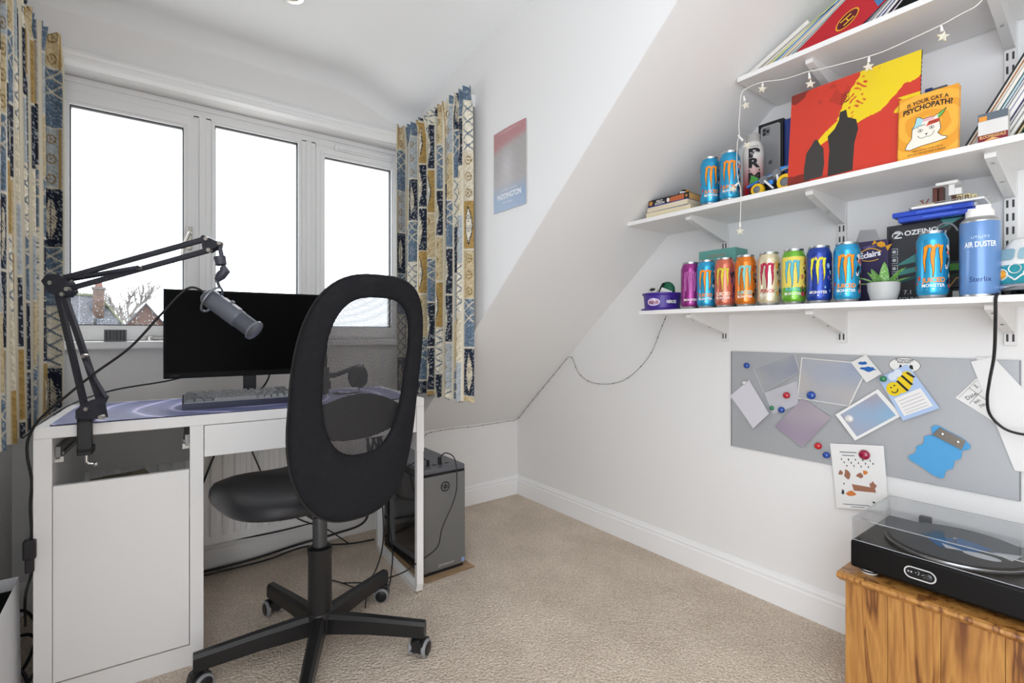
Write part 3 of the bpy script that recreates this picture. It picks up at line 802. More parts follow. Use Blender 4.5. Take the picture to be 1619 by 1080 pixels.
# ------------------------------------------------------------------ swivel chair
CX, CY = -1.428, -.84
chr_ = thing('office_chair', 'black mesh-back swivel office chair on castors at the desk', 'chair', (CX, CY, 0))
m_cb = M('#1a1a1c', .38, name='black_chair_plastic')
m_fab = M('#232326', .95, bump=.25, bscale=900, spec=.12, var=.12, vscale=60, name='black_chair_fabric')
m_seat = M('#232327', .45, spec=.4, bump=.1, bscale=300, name='black_seat_cover')
m_tyre = M('#8d8f92', .6)
# five-star base
wheel_vf = xf(lathe([(.006, -.0095), (.019, -.0095), (.024, -.006), (.0255, 0), (.024, .006), (.019, .0095), (.006, .0095)], 20), lambda v: Vector((v.x, v.z, v.y)))
tyre_vf = xf(lathe([(.0205, -.0075), (.0245, -.006), (.0262, -.002), (.0262, .002), (.0245, .006), (.0205, .0075)], 20, cap=False), lambda v: Vector((v.x, v.z, v.y)))
for k in range(5):
    a = R(-40.6 + 72 * k)
    d = Vector((math.cos(a), math.sin(a), 0)); s = Vector((-d.y, d.x, 0))
    V = []
    for t, w, h, z in ((.03, .021, .058, .094), (.16, .018, .050, .092), (.335, .0155, .045, .083)):
        for e, f in ((-1, -1), (1, -1), (1, .6), (.55, 1), (-.55, 1), (-1, .6)):
            V.append(d * t + s * (w * e) + Vector((0, 0, z + h / 2 * f)))
    Fc = [(i * 6 + j, i * 6 + (j + 1) % 6, i * 6 + 6 + (j + 1) % 6, i * 6 + 6 + j) for i in range(2) for j in range(6)] + [(5, 4, 3, 2, 1, 0), (12, 13, 14, 15, 16, 17)]
    mk('base_leg', (V, Fc), m_cb, chr_)
    c = d * .318
    sw = R((35, 150, 100, 200, 80)[k])
    cs = mk('castor', mv(join(box(-.020, .026, -.0085, .0085, .022, .056, .004), lathe([(.011, .05), (.011, .066)], 12), mv(xf(prism([(-.026, .02), (-.02, .046), (0, .056), (.02, .048), (.027, .024)], -.021, .021), lambda v: v), (0, 0, .002))), c, rz=sw), m_cb, chr_, True)
    for e in (-1, 1):
        wo = c + Matrix.Rotation(sw, 3, 'Z') @ Vector((0, e * .0215, .0262))
        mk('castor_wheel', mv(wheel_vf, wo, rz=sw, s=(.9, 1, .9)), m_cb, cs, True)
        mk('castor_tyre', mv(tyre_vf, wo, rz=sw), m_tyre, cs, True)
mk('hub', lathe([(.036, .062), (.040, .075), (.040, .115), (.036, .128)], 28), m_cb, chr_, True)
mk('outer_column', lathe([(.036, .12), (.0345, .30), (.037, .312), (.037, .326), (.030, .33)], 28), m_cb, chr_, True)
mk('gas_strut', lathe([(.0215, .32), (.0215, .46)], 24), M('#56585c', .3, metal=.8), chr_, True)
ROT = R(9)
def cl(vf): return mv(vf, (0, 0, 0), rz=ROT)
mk('mechanism', cl(join(box(-.07, .07, -.10, .13, .452, .478, .008), box(.06, .20, .02, .035, .458, .471, .003))), m_cb, chr_)
# seat: a rounded cushion with a waterfall front
def seat_pt(u, v, top=True): pass
NU, NV = 40, 10
V, Fc = [], []
prof = [(0., .478), (.6, .476), (.93, .478), (.99, .484), (1.0, .496), (.993, .512), (.95, .522), (.80, .528), (.4, .526), (0., .524)]
for r_, z in prof:
    for k in range(NU):
        a = 2 * PI * k / NU
        c, s = math.cos(a), math.sin(a)
        ex = .62
        x = .262 * math.copysign(abs(c) ** ex, c) * max(r_, 1e-4)
        y = .098 + .235 * math.copysign(abs(s) ** ex, s) * max(r_, 1e-4)
        zz = z + (.010 * (x / .262) ** 2 if z > .515 else 0) - max(0, (y - .22)) * .08 + (.003 * math.sin(x * 30 + y * 18) if z > .52 else 0)
        V.append((x, y, zz))
for i in range(len(prof) - 1):
    for k in range(NU):
        Fc.append((i * NU + k, i * NU + (k + 1) % NU, (i + 1) * NU + (k + 1) % NU, (i + 1) * NU + k))
mk('seat', cl((V, Fc)), m_seat, chr_, True, 60)
# backrest: padded rim around a woven mesh window, leaning back
BW, BH, BZ = .189, .334, .814
TLT = R(13.5)
def back_xf(x, w, z):
    """x across, w towards the camera side (back), z up from the backrest centre"""
    cx = .9 * x * x                                     # wraps round the sitter
    bow = .10 * (z / BH) ** 2 * .25 - .02 * (z / BH)
    y = -.268 - w + cx - bow - math.tan(TLT) * z
    return Vector((x, y, BZ + z))
def se(a, w, h, ex): 
    c, s = math.cos(a), math.sin(a)
    return w * math.copysign(abs(c) ** ex, c), h * math.copysign(abs(s) ** ex, s)
N = 72
def out_pt(a):
    x, z = se(a, BW, BH, .74 - .08 * max(0, math.sin(a)))
    x *= 1 + .03 * max(0, z / BH) + .04 * max(0, -z / BH) * (1 - max(0, -z / BH))
    return x, z
def in_pt(a):
    x, z = se(a, .126, .216, .74 - .08 * max(0, math.sin(a)))
    return x * (1 + .07 * z / .216) + .006, z + .062
V, Fc = [], []
sec = [(0, -.004), (.0, .010), (.03, .019), (.12, .024), (.5, .024), (.85, .022), (.97, .016), (1, .008), (1, 0.0), (.9, -.006), (.4, -.010), (.08, -.009)]
for k in range(N):
    a = 2 * PI * k / N
    ox, oz = out_pt(a); ix, iz = in_pt(a)
    for t, w in sec:
        V.append(back_xf(ox + (ix - ox) * t, w, oz + (iz - oz) * t))
ns = len(sec)
for k in range(N):
    for j in range(ns):
        Fc.append((k * ns + j, k * ns + (j + 1) % ns, ((k + 1) % N) * ns + (j + 1) % ns, ((k + 1) % N) * ns + j))
mk('backrest', cl((V, Fc)), m_fab, chr_, True, 60)
# piping along the outer seam
mk('piping', cl(tube([back_xf(*(lambda q: (q[0] * 1.004, .004, q[1] * 1.002))(out_pt(2 * PI * k / N))) for k in range(N + 1)], .004, 6)), m_cb, chr_, True)
# woven mesh with open holes
m_mesh, n, L, p = node_mat('black_woven_mesh')
uv = n.new('ShaderNodeUVMap'); uv.uv_map = 'UVMap'
vo = n.new('ShaderNodeTexVoronoi'); vo.inputs['Scale'].default_value = 1.; vo.inputs['Randomness'].default_value = 0
lt = n.new('ShaderNodeMath'); lt.operation = 'LESS_THAN'; lt.inputs[1].default_value = .31
trn = n.new('ShaderNodeBsdfTransparent'); mxs = n.new('ShaderNodeMixShader')
p.inputs['Base Color'].default_value = (*lin('#2b2b2e'), 1); p.inputs['Roughness'].default_value = .6
L.new(uv.outputs[0], vo.inputs['Vector']); L.new(vo.outputs['Distance'], lt.inputs[0]); L.new(lt.outputs[0], mxs.inputs[0]); L.new(p.outputs[0], mxs.inputs[1]); L.new(trn.outputs[0], mxs.inputs[2]); L.new(mxs.outputs[0], n['Material Output'].inputs['Surface'])
V, Fc, UV = [], [], []
RR = 8
for i in range(RR + 1):
    for k in range(N):
        ix, iz = in_pt(2 * PI * k / N)
        t = max(i / RR, .001) * 1.03
        x, z = ix * t, .062 + (iz - .062) * t
        V.append(back_xf(x, .002, z)); UV.append((x / .0036, z / .0036))
for i in range(RR):
    for k in range(N):
        Fc.append((i * N + k, i * N + (k + 1) % N, (i + 1) * N + (k + 1) % N, (i + 1) * N + k))
mo_ = mk('back_mesh', cl((V, Fc)), m_mesh, chr_, True, 60)
ul = mo_.data.uv_layers.new(name='UVMap')
for lp in mo_.data.loops: ul.data[lp.index].uv = UV[lp.vertex_index]
# lumbar support pad behind the mesh on the sitter's side
V, Fc = grid(24, 8, lambda u, v: back_xf((u - .5) * .27, -.022 - .012 * math.sin(PI * v) * math.sin(PI * u), -.06 + (v - .5) * (.10 * math.sin(PI * (.12 + .76 * u)) + .03) + .01 * math.sin(PI * u)))
V2, F2 = grid(24, 8, lambda u, v: back_xf((u - .5) * .27, -.014, -.06 + (v - .5) * (.10 * math.sin(PI * (.12 + .76 * u)) + .03) + .01 * math.sin(PI * u)))
mk('lumbar_pad', cl(join((V, Fc), (V2, F2))), M('#1c1c1f', .7), chr_, True)
# spine that carries the backrest under the seat
mk('back_spine', cl(join(xf(tube(cr([(0.0, .06, .464), (0.0, -.10, .462), (0.0, -.155, .472), (0.004, -.176, .51), (0.004, -.196, .59)]), [.012] * 33, 8), lambda v: Vector((v.x * 2.6, v.y, v.z))))), m_cb, chr_, True)
# ------------------------------------------------------------------ wall shelving
SX = -.29                      # front edge of the shelves
RZ = R(-90)                    # things on the right wall: local x runs along the wall, local -y into the room
TOPZ, MIDZ, LOWZ = 1.848, 1.449, 1.086
BY = (-1.374, -1.787, -2.186)
def wy(px, x): return W(px, 500, x).y
def shelf(label, y0, y1, z, brk):
    s = thing('wall_shelf', label, 'shelf', (0, (y0 + y1) / 2, z), RZ, 'white wall shelves on brackets')
    h = (y0 - y1) / 2
    mk('board', box(-h, h, SX, -.003, -.016, 0, .001), m_shelf, s)
    for by in brk:
        c = -(by - (y0 + y1) / 2)
        pr_ = [(-.014, -.016), (-.255, -.016), (-.262, -.022), (-.258, -.032), (-.235, -.038), (-.03, -.088), (-.014, -.088)]
        vf = xf(prism(pr_, -.0105, .0105), lambda v: Vector((c + v.y, v.x, v.z)))
        bk_ = mk('bracket', vf, m_metal_w, s)
        mk('bracket_screw', join(mv(disc(.004, 10), (c, -.226, -.0405), rx=R(14)), mv(disc(.004, 10), (c, -.12, -.0665), rx=R(14))), m_dark, bk_)
        fixn(bk_)
    return s
shelf('lowest wall shelf, holding the row of drink cans', -1.172, -2.75, LOWZ, BY)
shelf('middle wall shelf, holding the red record sleeve', -1.112, -2.75, MIDZ, BY)
shelf('highest wall shelf, holding leaning magazines', -1.578, -2.75, TOPZ, BY[1:])
m_slot = M('#3a3a3c', .7)
for i, by in enumerate(BY):
    z0, z1 = .965, (1.50, 1.98, 2.19)[i]
    u = thing('shelf_upright', ('slotted white upright at the sloping end of the shelves', 'slotted white upright in the middle of the shelves', 'slotted white upright at the right end of the shelves')[i], 'upright', (0, by, z0), RZ, 'slotted shelf uprights')
    mk('channel', join(box(-.0125, .0125, -.0125, 0, 0, z1 - z0, .001)), m_metal_w, u)
    k = int((z1 - z0 - .02) / .036)
    so = mk('slots', join(*[box(c - .0022, c + .0022, -.0132, -.0125, .01 + j * .036, .030 + j * .036) for j in range(k) for c in (-.0058, .0058)]), m_slot, u)
    so['kind'] = 'stuff'

# ------------------------------------------------------------------ cans
def face_cam(x, y): return math.atan2(CAM.x - x, -(CAM.y - y))
CR, CHH = .0332, .171
can_body = lathe([(.0285, .008), (.0320, .013), (CR, .020), (CR, .146), (.0318, .151), (.0268, .1645)], 40, cap=False)
can_base = lathe([(.0001, .006), (.022, .004), (.0245, .0), (.0262, .001), (.0288, .0085)], 40, cap=False)
can_top = lathe([(.0266, .164), (.0275, .166), (.0278, CHH), (.0258, CHH), (.0252, .166), (.0001, .1655)], 40, cap=False)
can_tab = join(mv(sphere(1, 14, 6), (0, .004, .1675), s=(.007, .011, .0012)), mv(lathe([(.003, 0), (.003, .002)], 10), (0, 0, .1655)))
def wrap(vf, r, off=0.):
    def f(v):
        a = (v.x + off) / r
        return Vector((r * math.sin(a), -r * math.cos(a), v.z))
    return xf(vf, f)
def claw(cx, zt, L_, w, seed, grow=0., y=0.):
    rg = random.Random(seed)
    n_ = 16
    V, Fc = [], []
    for i in range(n_ + 1):
        t = i / n_
        hw = w * (1.0 - t ** 1.6 * .95) * (1.25 if i == 0 else 1) * (.8 + .35 * rg.random()) / 2 + grow
        c = cx + .0012 * math.sin(t * 7 + seed) - .0018 * t
        z = zt - L_ * t + (grow if i == 0 else 0) - (grow if i == n_ else 0)
        V += [(c - hw, y, z), (c + hw, y, z)]
    for i in range(n_):
        Fc.append((2 * i, 2 * i + 1, 2 * i + 3, 2 * i + 2))
    return V, Fc
def m_logo(grow=0., s=1.):
    parts = []
    for cx, zt, L_, w, sd in ((-.0165, .132, .066, .0080, 1), (.0, .134, .080, .0092, 2), (.0165, .133, .068, .0080, 3)):
        parts.append(claw(cx * s, zt, L_, w, sd, grow))
    for cx in (-.0100, .0066):
        parts.append(([(cx - .005, 0, .1345 + grow), (cx + .005, 0, .136 + grow), (cx + .0055, 0, .1285 - grow), (cx - .0045, 0, .1250 - grow)], [(0, 1, 2, 3)]))
    return join(*parts)
def blobs(seed, n_, x0, x1, z0, z1, r0, r1):
    rg = random.Random(seed)
    return join(*[sheet([(cx + r * math.cos(a) * rg.uniform(.6, 1.3), cz + r * 1.6 * math.sin(a) * rg.uniform(.6, 1.3)) for a in [2 * PI * k / 9 for k in range(9)]]) for cx, cz, r in [(rg.uniform(x0, x1), rg.uniform(z0, z1), rg.uniform(r0, r1)) for _ in range(n_)]])
def can(label, x, y, z, body, logo, word, wcol, art, turn=0., outline='#15151a', word2='MONSTER', w2col='#efece6', neck=None):
    c = thing('drink_can', label, 'can', (x, y, z), face_cam(x, y) + R(turn), 'energy drink cans on the shelves')
    b = mk('body', can_body, M(body, .28, metal=.55, spec=.5, coat=.3), c, True)
    mk('base', can_base, m_alu, c, True)
    mk('lid', can_top, m_alu, c, True)
    mk('ring_pull', can_tab, m_alu, c, True)
    mk('logo_outline', wrap(m_logo(.0011), CR + .0002), flat(outline), b)
    mk('logo', wrap(m_logo(), CR + .0004), flat(logo, .4), b)
    if word:
        mk('flavour_lettering', wrap(text(word, .0112, 0, .0405, 0, w=.0078 * len(word) + .002, bold=.03), CR + .0005), flat(wcol, .4), b)
    mk('name_lettering', wrap(text(word2, .0078, 0, .0285, 0, w=.048, bold=.015), CR + .0005), flat(w2col, .4), b)
    mk('small_print', wrap(join(sheet([(-.014, .0225), (.014, .0225), (.014, .0235), (-.014, .0235)]), sheet(ell(0, .0235, .0022, .0022, 10))), CR + .0004), flat(w2col, .5), b)
    if art:
        for j, (col, sd, n_, x0, x1) in enumerate(art):
            aw = mk('artwork', wrap(blobs(sd, n_, x0, x1, .03, .135, .002, .0055), CR + .00012 + .00004 * j), flat(col, .45), b)
            aw['kind'] = 'stuff'
    return c
BLUE, ORG = '#2c9ccb', '#ee8f1c'
art_blue = [('#e8d8d0', 5, 14, .030, .052), ('#c8482c', 6, 12, .032, .056), ('#1c2230', 7, 14, .028, .055), ('#c8482c', 8, 7, -.055, -.032)]
CXX = -.252
row = [
    ('purple drink can beside the purple sweet tub', 1091.5, '#93307f', '#a0458c', '', '#fff', [('#7a2268', 3, 10, -.05, .05)], 0, '#c98fc0'),
    ('sky blue drink can behind the salmon one, second of the low shelf row', 1117, BLUE, ORG, 'JUICED', ORG, art_blue, -8, '#15151a'),
    ('salmon pink drink can with yellow claw mark', 1146, '#cf6f58', '#d8c83a', 'JUICED', '#f2e3cf', [('#50407a', 15, 12, .022, .050), ('#2a2630', 17, 8, .026, .05)], -12, '#7a3a30'),
    ('orange drink can with pale teal claw mark', 1179, '#dd7a22', '#7fc4c0', 'JUICED', '#8fcfca', [('#1e6a6a', 21, 8, .028, .052), ('#a33c1a', 22, 10, .024, .05), ('#1b1b1d', 23, 6, .03, .05)], -6, '#23413f'),
    ('cream drink can with crimson claw mark', 1216, '#dccfae', '#b01c46', 'PUNCH', '#b01c46', [('#1b1b1d', 25, 12, .03, .055), ('#6fa39a', 26, 8, .026, .05), ('#c08a3c', 27, 8, .028, .05)], -10, '#4a1822'),
    ('green and yellow drink can with teal claw mark', 1255, '#72b33a', '#58b4c6', 'PUNCH', '#58b4c6', [('#3a2a5a', 31, 8, .03, .052), ('#b03a4a', 32, 6, .026, .05), ('#1b1b1d', 33, 8, .034, .055)], -6, '#20505a'),
    ('dark blue drink can with yellow claw mark', 1295, '#24419c', '#d8d23a', '', '#fff', [('#8fb4d8', 35, 9, .004, .048), ('#6a55a8', 36, 10, -.03, .05), ('#101018', 37, 10, .036, .058)], -4, '#1a1a2a'),
    ('sky blue drink can beside the potted succulent', 1339, BLUE, ORG, 'JUICED', ORG, art_blue, -4, '#15151a'),
]
for i, (lab, px, bc, lc_, wd_, wc, art, turn, ol) in enumerate(row):
    cc = can(lab, CXX, wy(px, CXX), LOWZ, bc, lc_, wd_, wc, art, turn, ol)
    if i == 5:
        bb_ = [o for o in cc.children if o.name.startswith('body')][0]
        mk('label_panel', wrap(grid(24, 6, lambda u, v: Vector(((u - .5) * .125, 0, .052 + v * .094))), CR + .00008), flat('#dcc95c', .4), bb_)
can('sky blue drink can in front of the black headset box', CXX, wy(1474, CXX), LOWZ, BLUE, ORG, 'JUICED', ORG, art_blue, 4)
can('sky blue drink can on middle shelf, the one nearer the paperbacks', CXX, wy(1122.5, CXX), MIDZ, BLUE, ORG, 'JUICED', ORG, art_blue, 8)
can('sky blue drink can on middle shelf, the one nearer the white bottle', CXX, wy(1154, CXX), MIDZ, BLUE, ORG, 'JUICED', ORG, art_blue, -2)

# ------------------------------------------------------------------ low shelf, other things
tx = -.215
ty = wy(1047, tx)
tub = thing('sweet_tub', 'purple plastic sweet tub at the left end of low shelf', 'tub', (tx, ty, LOWZ), face_cam(tx, ty))
TP = '#43288c'
m_tub = M(TP, .35)
mk('wall', lathe([(.0001, .003), (.066, .004), (.068, .006), (.072, .058), (.075, .060), (.0775, .063), (.0775, .068), (.073, .069), (.069, .066), (.064, .012), (.0001, .010)], 48, cap=False), m_tub, tub, True)
mk('flange', lathe([(.070, .0), (.080, .0), (.083, .003), (.080, .007), (.068, .010)], 48, cap=False), m_tub, tub, True)
def cone(vf, off): 
    def f(v):
        r = .0694 + (v.z - .006) / .052 * .0035 + .0006
        a = (v.x + off) / .070
        return Vector((r * math.sin(a), -r * math.cos(a), v.z))
    return xf(vf, f)
of = .0
mk('logo_oval', cone(sheet(ell(0, .032, .026, .0145, 28)), of - .034), flat('#efe9f2'), tub)
mk('logo_oval', cone(sheet(ell(0, .0315, .0245, .0125, 28)), of - .034), flat('#cdb7d9'), tub)
mk('lettering', cone(xf(text('MINIATURES', .010, 0, .026, w=.040, bold=.03), lambda v: Vector((v.x, 0, v.z))), of - .034), flat('#8a4a2a'), tub)
st = [((.0165 if k % 2 == 0 else .008) * math.sin(PI * k / 5), .034 + (.0185 if k % 2 == 0 else .009) * math.cos(PI * k / 5)) for k in range(10)]
mk('star', cone(sheet(st), of + .036), flat('#1d1650'), tub)
mk('lettering', cone(text('HEROES', .0115, 0, .027, w=.040, bold=.03), of + .036), flat('#f2eff5'), tub)
def small(name, label, cat, vf, mat, loc, rz=0, smooth=True, extra=()):
    t = thing(name, label, cat, loc, rz)
    mk('body', vf, mat, t, smooth)
    for nm, v2, m2 in extra: mk(nm, v2, m2, t, smooth)
    return t
small('toy_ball', 'small black and white toy ball in the purple tub', 'ball', mv(sphere(.024, 16, 12), (0, 0, .024)), flat('#d9d8d4'), (tx - .015, ty + .03, LOWZ + .048), 0, True, [('black_patch', mv(sphere(.0245, 8, 6, (.7, .6, .4)), (-.008, -.004, .034)), m_black), ('black_patch', mv(sphere(.0245, 8, 6, (.5, .3, .5)), (.012, -.018, .022)), m_black)])
small('toy_cap', 'dark green rounded toy in the purple tub', 'toy', mv(sphere(.034, 20, 12, (1, .6, 1)), (0, 0, .034)), flat('#1d5a41'), (tx - .01, ty - .03, LOWZ + .045), RZ, True, [('white_stripe', mv(box(-.026, .030, -.024, -.018, .004, .028, .003), (0, 0, .012), ry=.4), flat('#dcdcd8')), ('black_band', mv(box(-.030, -.022, -.025, .015, .0, .045, .003), (0, 0, .01), ry=.5), m_black)])  # green cap with a white stripe and black band
def carton(name, label, x, px0, px1, z, h, depth, col, turn=0., cat='box', rough=.5):
    y0, y1 = wy(px0, x), wy(px1, x)
    t = thing(name, label, cat, (x, (y0 + y1) / 2, z), RZ + turn)
    w = (y0 - y1)
    mk('carton', box(-w / 2, w / 2, 0, depth, 0, h, .001), M(col, rough), t)
    return t, w
tb_, w = carton('tea_box', 'teal card box behind the blue and salmon cans', -.165, 1105, 1163, LOWZ, .222, .085, '#5f9c93')
mk('lettering', text('CHAMOMILE', .010, 0, .195, -.0008, w=.07), flat('#b08a72'), tb_)
mk('lid_seam', sheet([(-w / 2, .172), (w / 2, .172), (w / 2, .1735), (-w / 2, .1735)], -.0008), flat('#3f6f68'), tb_)
# sweet carton with torn flap
ec, w = carton('eclairs_carton', 'dark purple sweet carton behind the potted succulent', -.165, 1352, 1404, LOWZ, .182, .07, '#2b2048')
mk('lettering', mv(text('Eclairs', .016, 0, 0, -.0008, w=.052, bold=.03), (-.002, 0, .135), ry=-.12), flat('#eeeaf2'), ec)
mk('brand_lettering', mv(text('Cadbury', .006, 0, 0, -.0008), (-.004, 0, .162), ry=-.1), flat('#8d7fb5'), ec)
mk('swirl', join(stroke([(-.03 + .055 * t / 10, .148 + .012 * math.sin(PI * t / 10)) for t in range(11)], .0025, -.0007), stroke([(-.022 + .04 * t / 8, .127 - .004 * math.sin(PI * t / 8)) for t in range(9)], .002, -.0007)), flat('#d8a838'), ec)
mk('sweet_picture', mv(join(sheet([(-.012, 0), (-.004, .009), (.006, .008), (.013, 0), (.005, -.007), (-.006, -.007)], -.0009), sheet([(.012, .0), (.024, .012), (.024, -.010)], -.0009), sheet([(-.012, .0), (-.022, .008), (-.02, -.010)], -.0009)), (.024, 0, .168), ry=.5), flat('#c98f22'), ec)
mk('flap', join(([(-w / 2, .003, .182), (w / 2 - .02, .003, .182), (w / 2 - .03, .002, .215), (-w / 2 + .012, 0, .218)], [(0, 1, 2, 3)]), ([(w / 2 - .015, .06, .182), (w / 2, .0, .182), (w / 2 + .004, -.005, .222), (w / 2 - .012, .05, .21)], [(0, 1, 2, 3)])), flat('#8b8a8c'), ec)
# headset box
hx = -.135
hb_, w = carton('headset_box', 'black and teal headset box under the blue game cases', hx, 1402, 1535, LOWZ, .222, .10, '#2a2b30', R(0))
m_teal = flat('#4c8f8a'); m_teal2 = flat('#2f5f60')
mk('stripe', join(sheet([(-w / 2 + .02, .105), (.0, .150), (.06, .150), (-.02, .112)], -.0007), sheet([(-w / 2 + .02, .075), (.03, .095), (.03, .108), (-w / 2 + .02, .090)], -.0007), sheet([(.0, .19), (.05, .205), (.075, .221), (.03, .221), (.04, .205)], -.0007)), m_teal, hb_)
mk('dark_stripe', join(sheet([(-w / 2 + .03, .055), (.04, .085), (.04, .092), (-w / 2 + .03, .064)], -.0007), sheet([(-.03, .163), (.06, .175), (.05, .188), (.0, .176)], -.0007)), m_teal2, hb_)
mk('lettering', mv(text('OZEINO', .013, 0, 0, -.001, w=.075, bold=.03), (-.012, 0, .190), ry=-.02), flat('#e8e8e8'), hb_)
mk('emblem', mv(join(stroke([(-.010, .007), (.009, .007), (-.009, -.007), (.010, -.007)], .0035, -.001), stroke([(-.013 + .013 * 0, 0)] + [(.012 * math.cos(R(a)), .0115 * math.sin(R(a))) for a in range(200, -20, -20)], .0025, -.001)), (-w / 2 + .026, 0, .192)), flat('#e8e8e8'), hb_)
mk('side_icons', join(*[join(stroke([(-w / 2 + .010, zc - .009), (-w / 2 + .026, zc - .009), (-w / 2 + .026, zc + .009), (-w / 2 + .010, zc + .009), (-w / 2 + .010, zc - .009)], .0015, -.001), sheet(ell(-w / 2 + .018, zc, .005, .005, 10), -.001)) for zc in (.146, .122, .098, .074)]), flat('#b9bcc0'), hb_)
mk('sound_lettering', join(text('7.1', .012, -w / 2 + .05, .022, -.001), text('SOUND', .010, -w / 2 + .055, .004, -.001)), flat('#d4d6d8'), hb_)
mk('product_picture', join(sheet(ell(.062, .150, .030, .045, 24), -.0012), sheet(ell(.075, .165, .03, .05, 24), -.0008)), flat('#0b0b0d'), hb_)
mk('product_highlight', stroke([(.040 + .05 * math.cos(R(a)) * .6, .16 + .05 * math.sin(R(a))) for a in range(30, 160, 12)], .004, -.0014), flat('#85888c'), hb_)
# green-edged game boxes behind the spray can
for i, (col, lab) in enumerate((('#151517', 'black game box lying at the bottom behind the air duster'), ('#1c1c20', 'black game box with gold corner behind the air duster'), ('#3f7d2a', 'green topped game box, highest behind the air duster'))):
    y0, y1 = wy(1500, -.13), wy(1612, -.13)
    g_ = thing('game_box', lab, 'box', (-.15, (y0 + y1) / 2, LOWZ + .0325 * i), RZ, 'game boxes stacked behind the air duster')
    w = y0 - y1
    mk('case', box(-w / 2, w / 2, 0, .12, .0005, .032, .001), M(col, .45), g_)
    if i == 0: mk('sticker', box(-w / 2 + .012, -w / 2 + .032, -.0008, 0, .004, .024), flat('#d8d6d0'), g_)
    if i == 1: mk('print', stroke([(-w / 2 + .006, .004), (-w / 2 + .02, .026), (-w / 2 + .05, .026)], .003, -.0008), flat('#b08a4a'), g_)
    if i == 2: mk('spine_band', box(-w / 2, w / 2, -.0008, 0, .002, .014), flat('#1a1a1c'), g_)
# blue game cases on the headset box
zc = LOWZ + .222
for i, (lab, dx, tw) in enumerate((('lower translucent blue game case on the headset box', .004, .03), ('upper translucent blue game case under the booklet', -.010, .0))):
    y0, y1 = wy(1411, -.16), wy(1556, -.16)
    g_ = thing('game_case', lab, 'game case', (-.165, (y0 + y1) / 2 - dx, zc + .0005 + i * .0155), RZ + tw, 'blue game cases')
    w = .172
    mk('shell', box(-w / 2, w / 2, 0, .13, 0, .0148, .003), M('#2348b8', .18, coat=.4, spec=.6), g_)
    mk('spine_groove', box(-.03, .045, -.001, .001, .005, .010, .0004), M('#4466cf', .3), g_)
    mk('clear_corner', box(w / 2, w / 2 + .006, .005, .12, .002, .012, .001), M('#b9c0c8', .1, spec=.6), g_)
zc2 = zc + .0315
y0, y1 = wy(1428, -.16), wy(1572, -.16)
bkl = thing('booklet', 'white folded instruction booklet on the upper game case', 'booklet', (-.172, (y0 + y1) / 2 - .004, zc2), RZ + .04)
mk('pages', join(grid(12, 2, lambda u, v: Vector(((u - .5) * .165, .0 + v * .11, .001 + .004 * (u - .3) ** 2 + (.004 * max(0, u - .85) / .15)))), grid(12, 2, lambda u, v: Vector(((u - .5) * .17, .004 + v * .11, .003 + .003 * math.sin(PI * u) + .006 * max(0, u - .86) / .14)))), m_paper, bkl)
mk('cover_edge', grid(12, 1, lambda u, v: Vector(((u - .5) * .155, .002, .0062 + .003 * math.sin(PI * u) + v * .0016))), flat('#9b9894'), bkl)
mk('fold', box(-.075, .072, -.001, .10, .0, .0058, .001), m_paper, bkl)
# brick-built toy desk scene
lg_ = thing('brick_model', 'small brown white and green brick-built toy scene on the booklet', 'toy', (-.12, wy(1488, -.12), zc2 + .008), RZ)
mk('tan_base', box(-.052, -.012, -.016, .03, 0, .010, .001), M('#d8bf8c', .4), lg_)
mk('brown_column', box(-.016, -.006, -.012, .012, .010, .050, .001), M('#5a2a1c', .4), lg_)
mk('brown_column', box(-.004, .006, -.008, .016, .0, .050, .001), M('#4d2317', .4), lg_)
mk('white_roof', join(box(-.018, .028, -.014, .018, .050, .058, .001), *[mv(lathe([(.0028, 0), (.0028, .002)], 8), (-.012 + i * .01, 0, .058)) for i in range(4)]), flat('#eceae6', .35), lg_)
mk('white_block', box(.018, .030, -.012, .012, .022, .054, .001), flat('#eceae6', .35), lg_)
mk('white_block', box(.030, .044, -.010, .012, .022, .040, .001), flat('#eceae6', .35), lg_)
mk('green_bottle', lathe([(.005, 0), (.005, .026), (.0025, .031), (.0025, .036)], 12), flat('#1d6b36', .3), lg_)
lg_.children[-1].location = (.012, -.014, .0)
mk('brown_block', box(.022, .040, -.004, .012, 0, .022, .001), M('#4d2317', .4), lg_)
mk('antler', join(tube([(-.036, .005, .010), (-.042, .003, .020), (-.046, 0, .024)], .0014, 6), tube([(-.036, .005, .010), (-.030, .003, .020), (-.027, 0, .025)], .0014, 6), tube([(-.042, .003, .020), (-.039, .002, .026)], .0012, 6)), M('#8a3f2a', .5), lg_)
bb2 = thing('brick_letters', 'tan toy bricks spelling letters on the booklet end', 'toy', (-.13, wy(1528, -.13), zc2 + .008), RZ)
mk('tan_bricks', join(box(-.020, -.009, 0, .010, 0, .020, .001), box(-.006, .008, 0, .010, 0, .020, .001), box(.010, .020, 0, .010, 0, .016, .001)), M('#d9c795', .4), bb2)
mk('lettering', join(text('8', .013, -.0145, .0035, -.0008, bold=.02), text('B', .013, .001, .0035, -.0008, bold=.02), text('-1', .009, .015, .003, -.0008)), flat('#4a3320'), bb2)
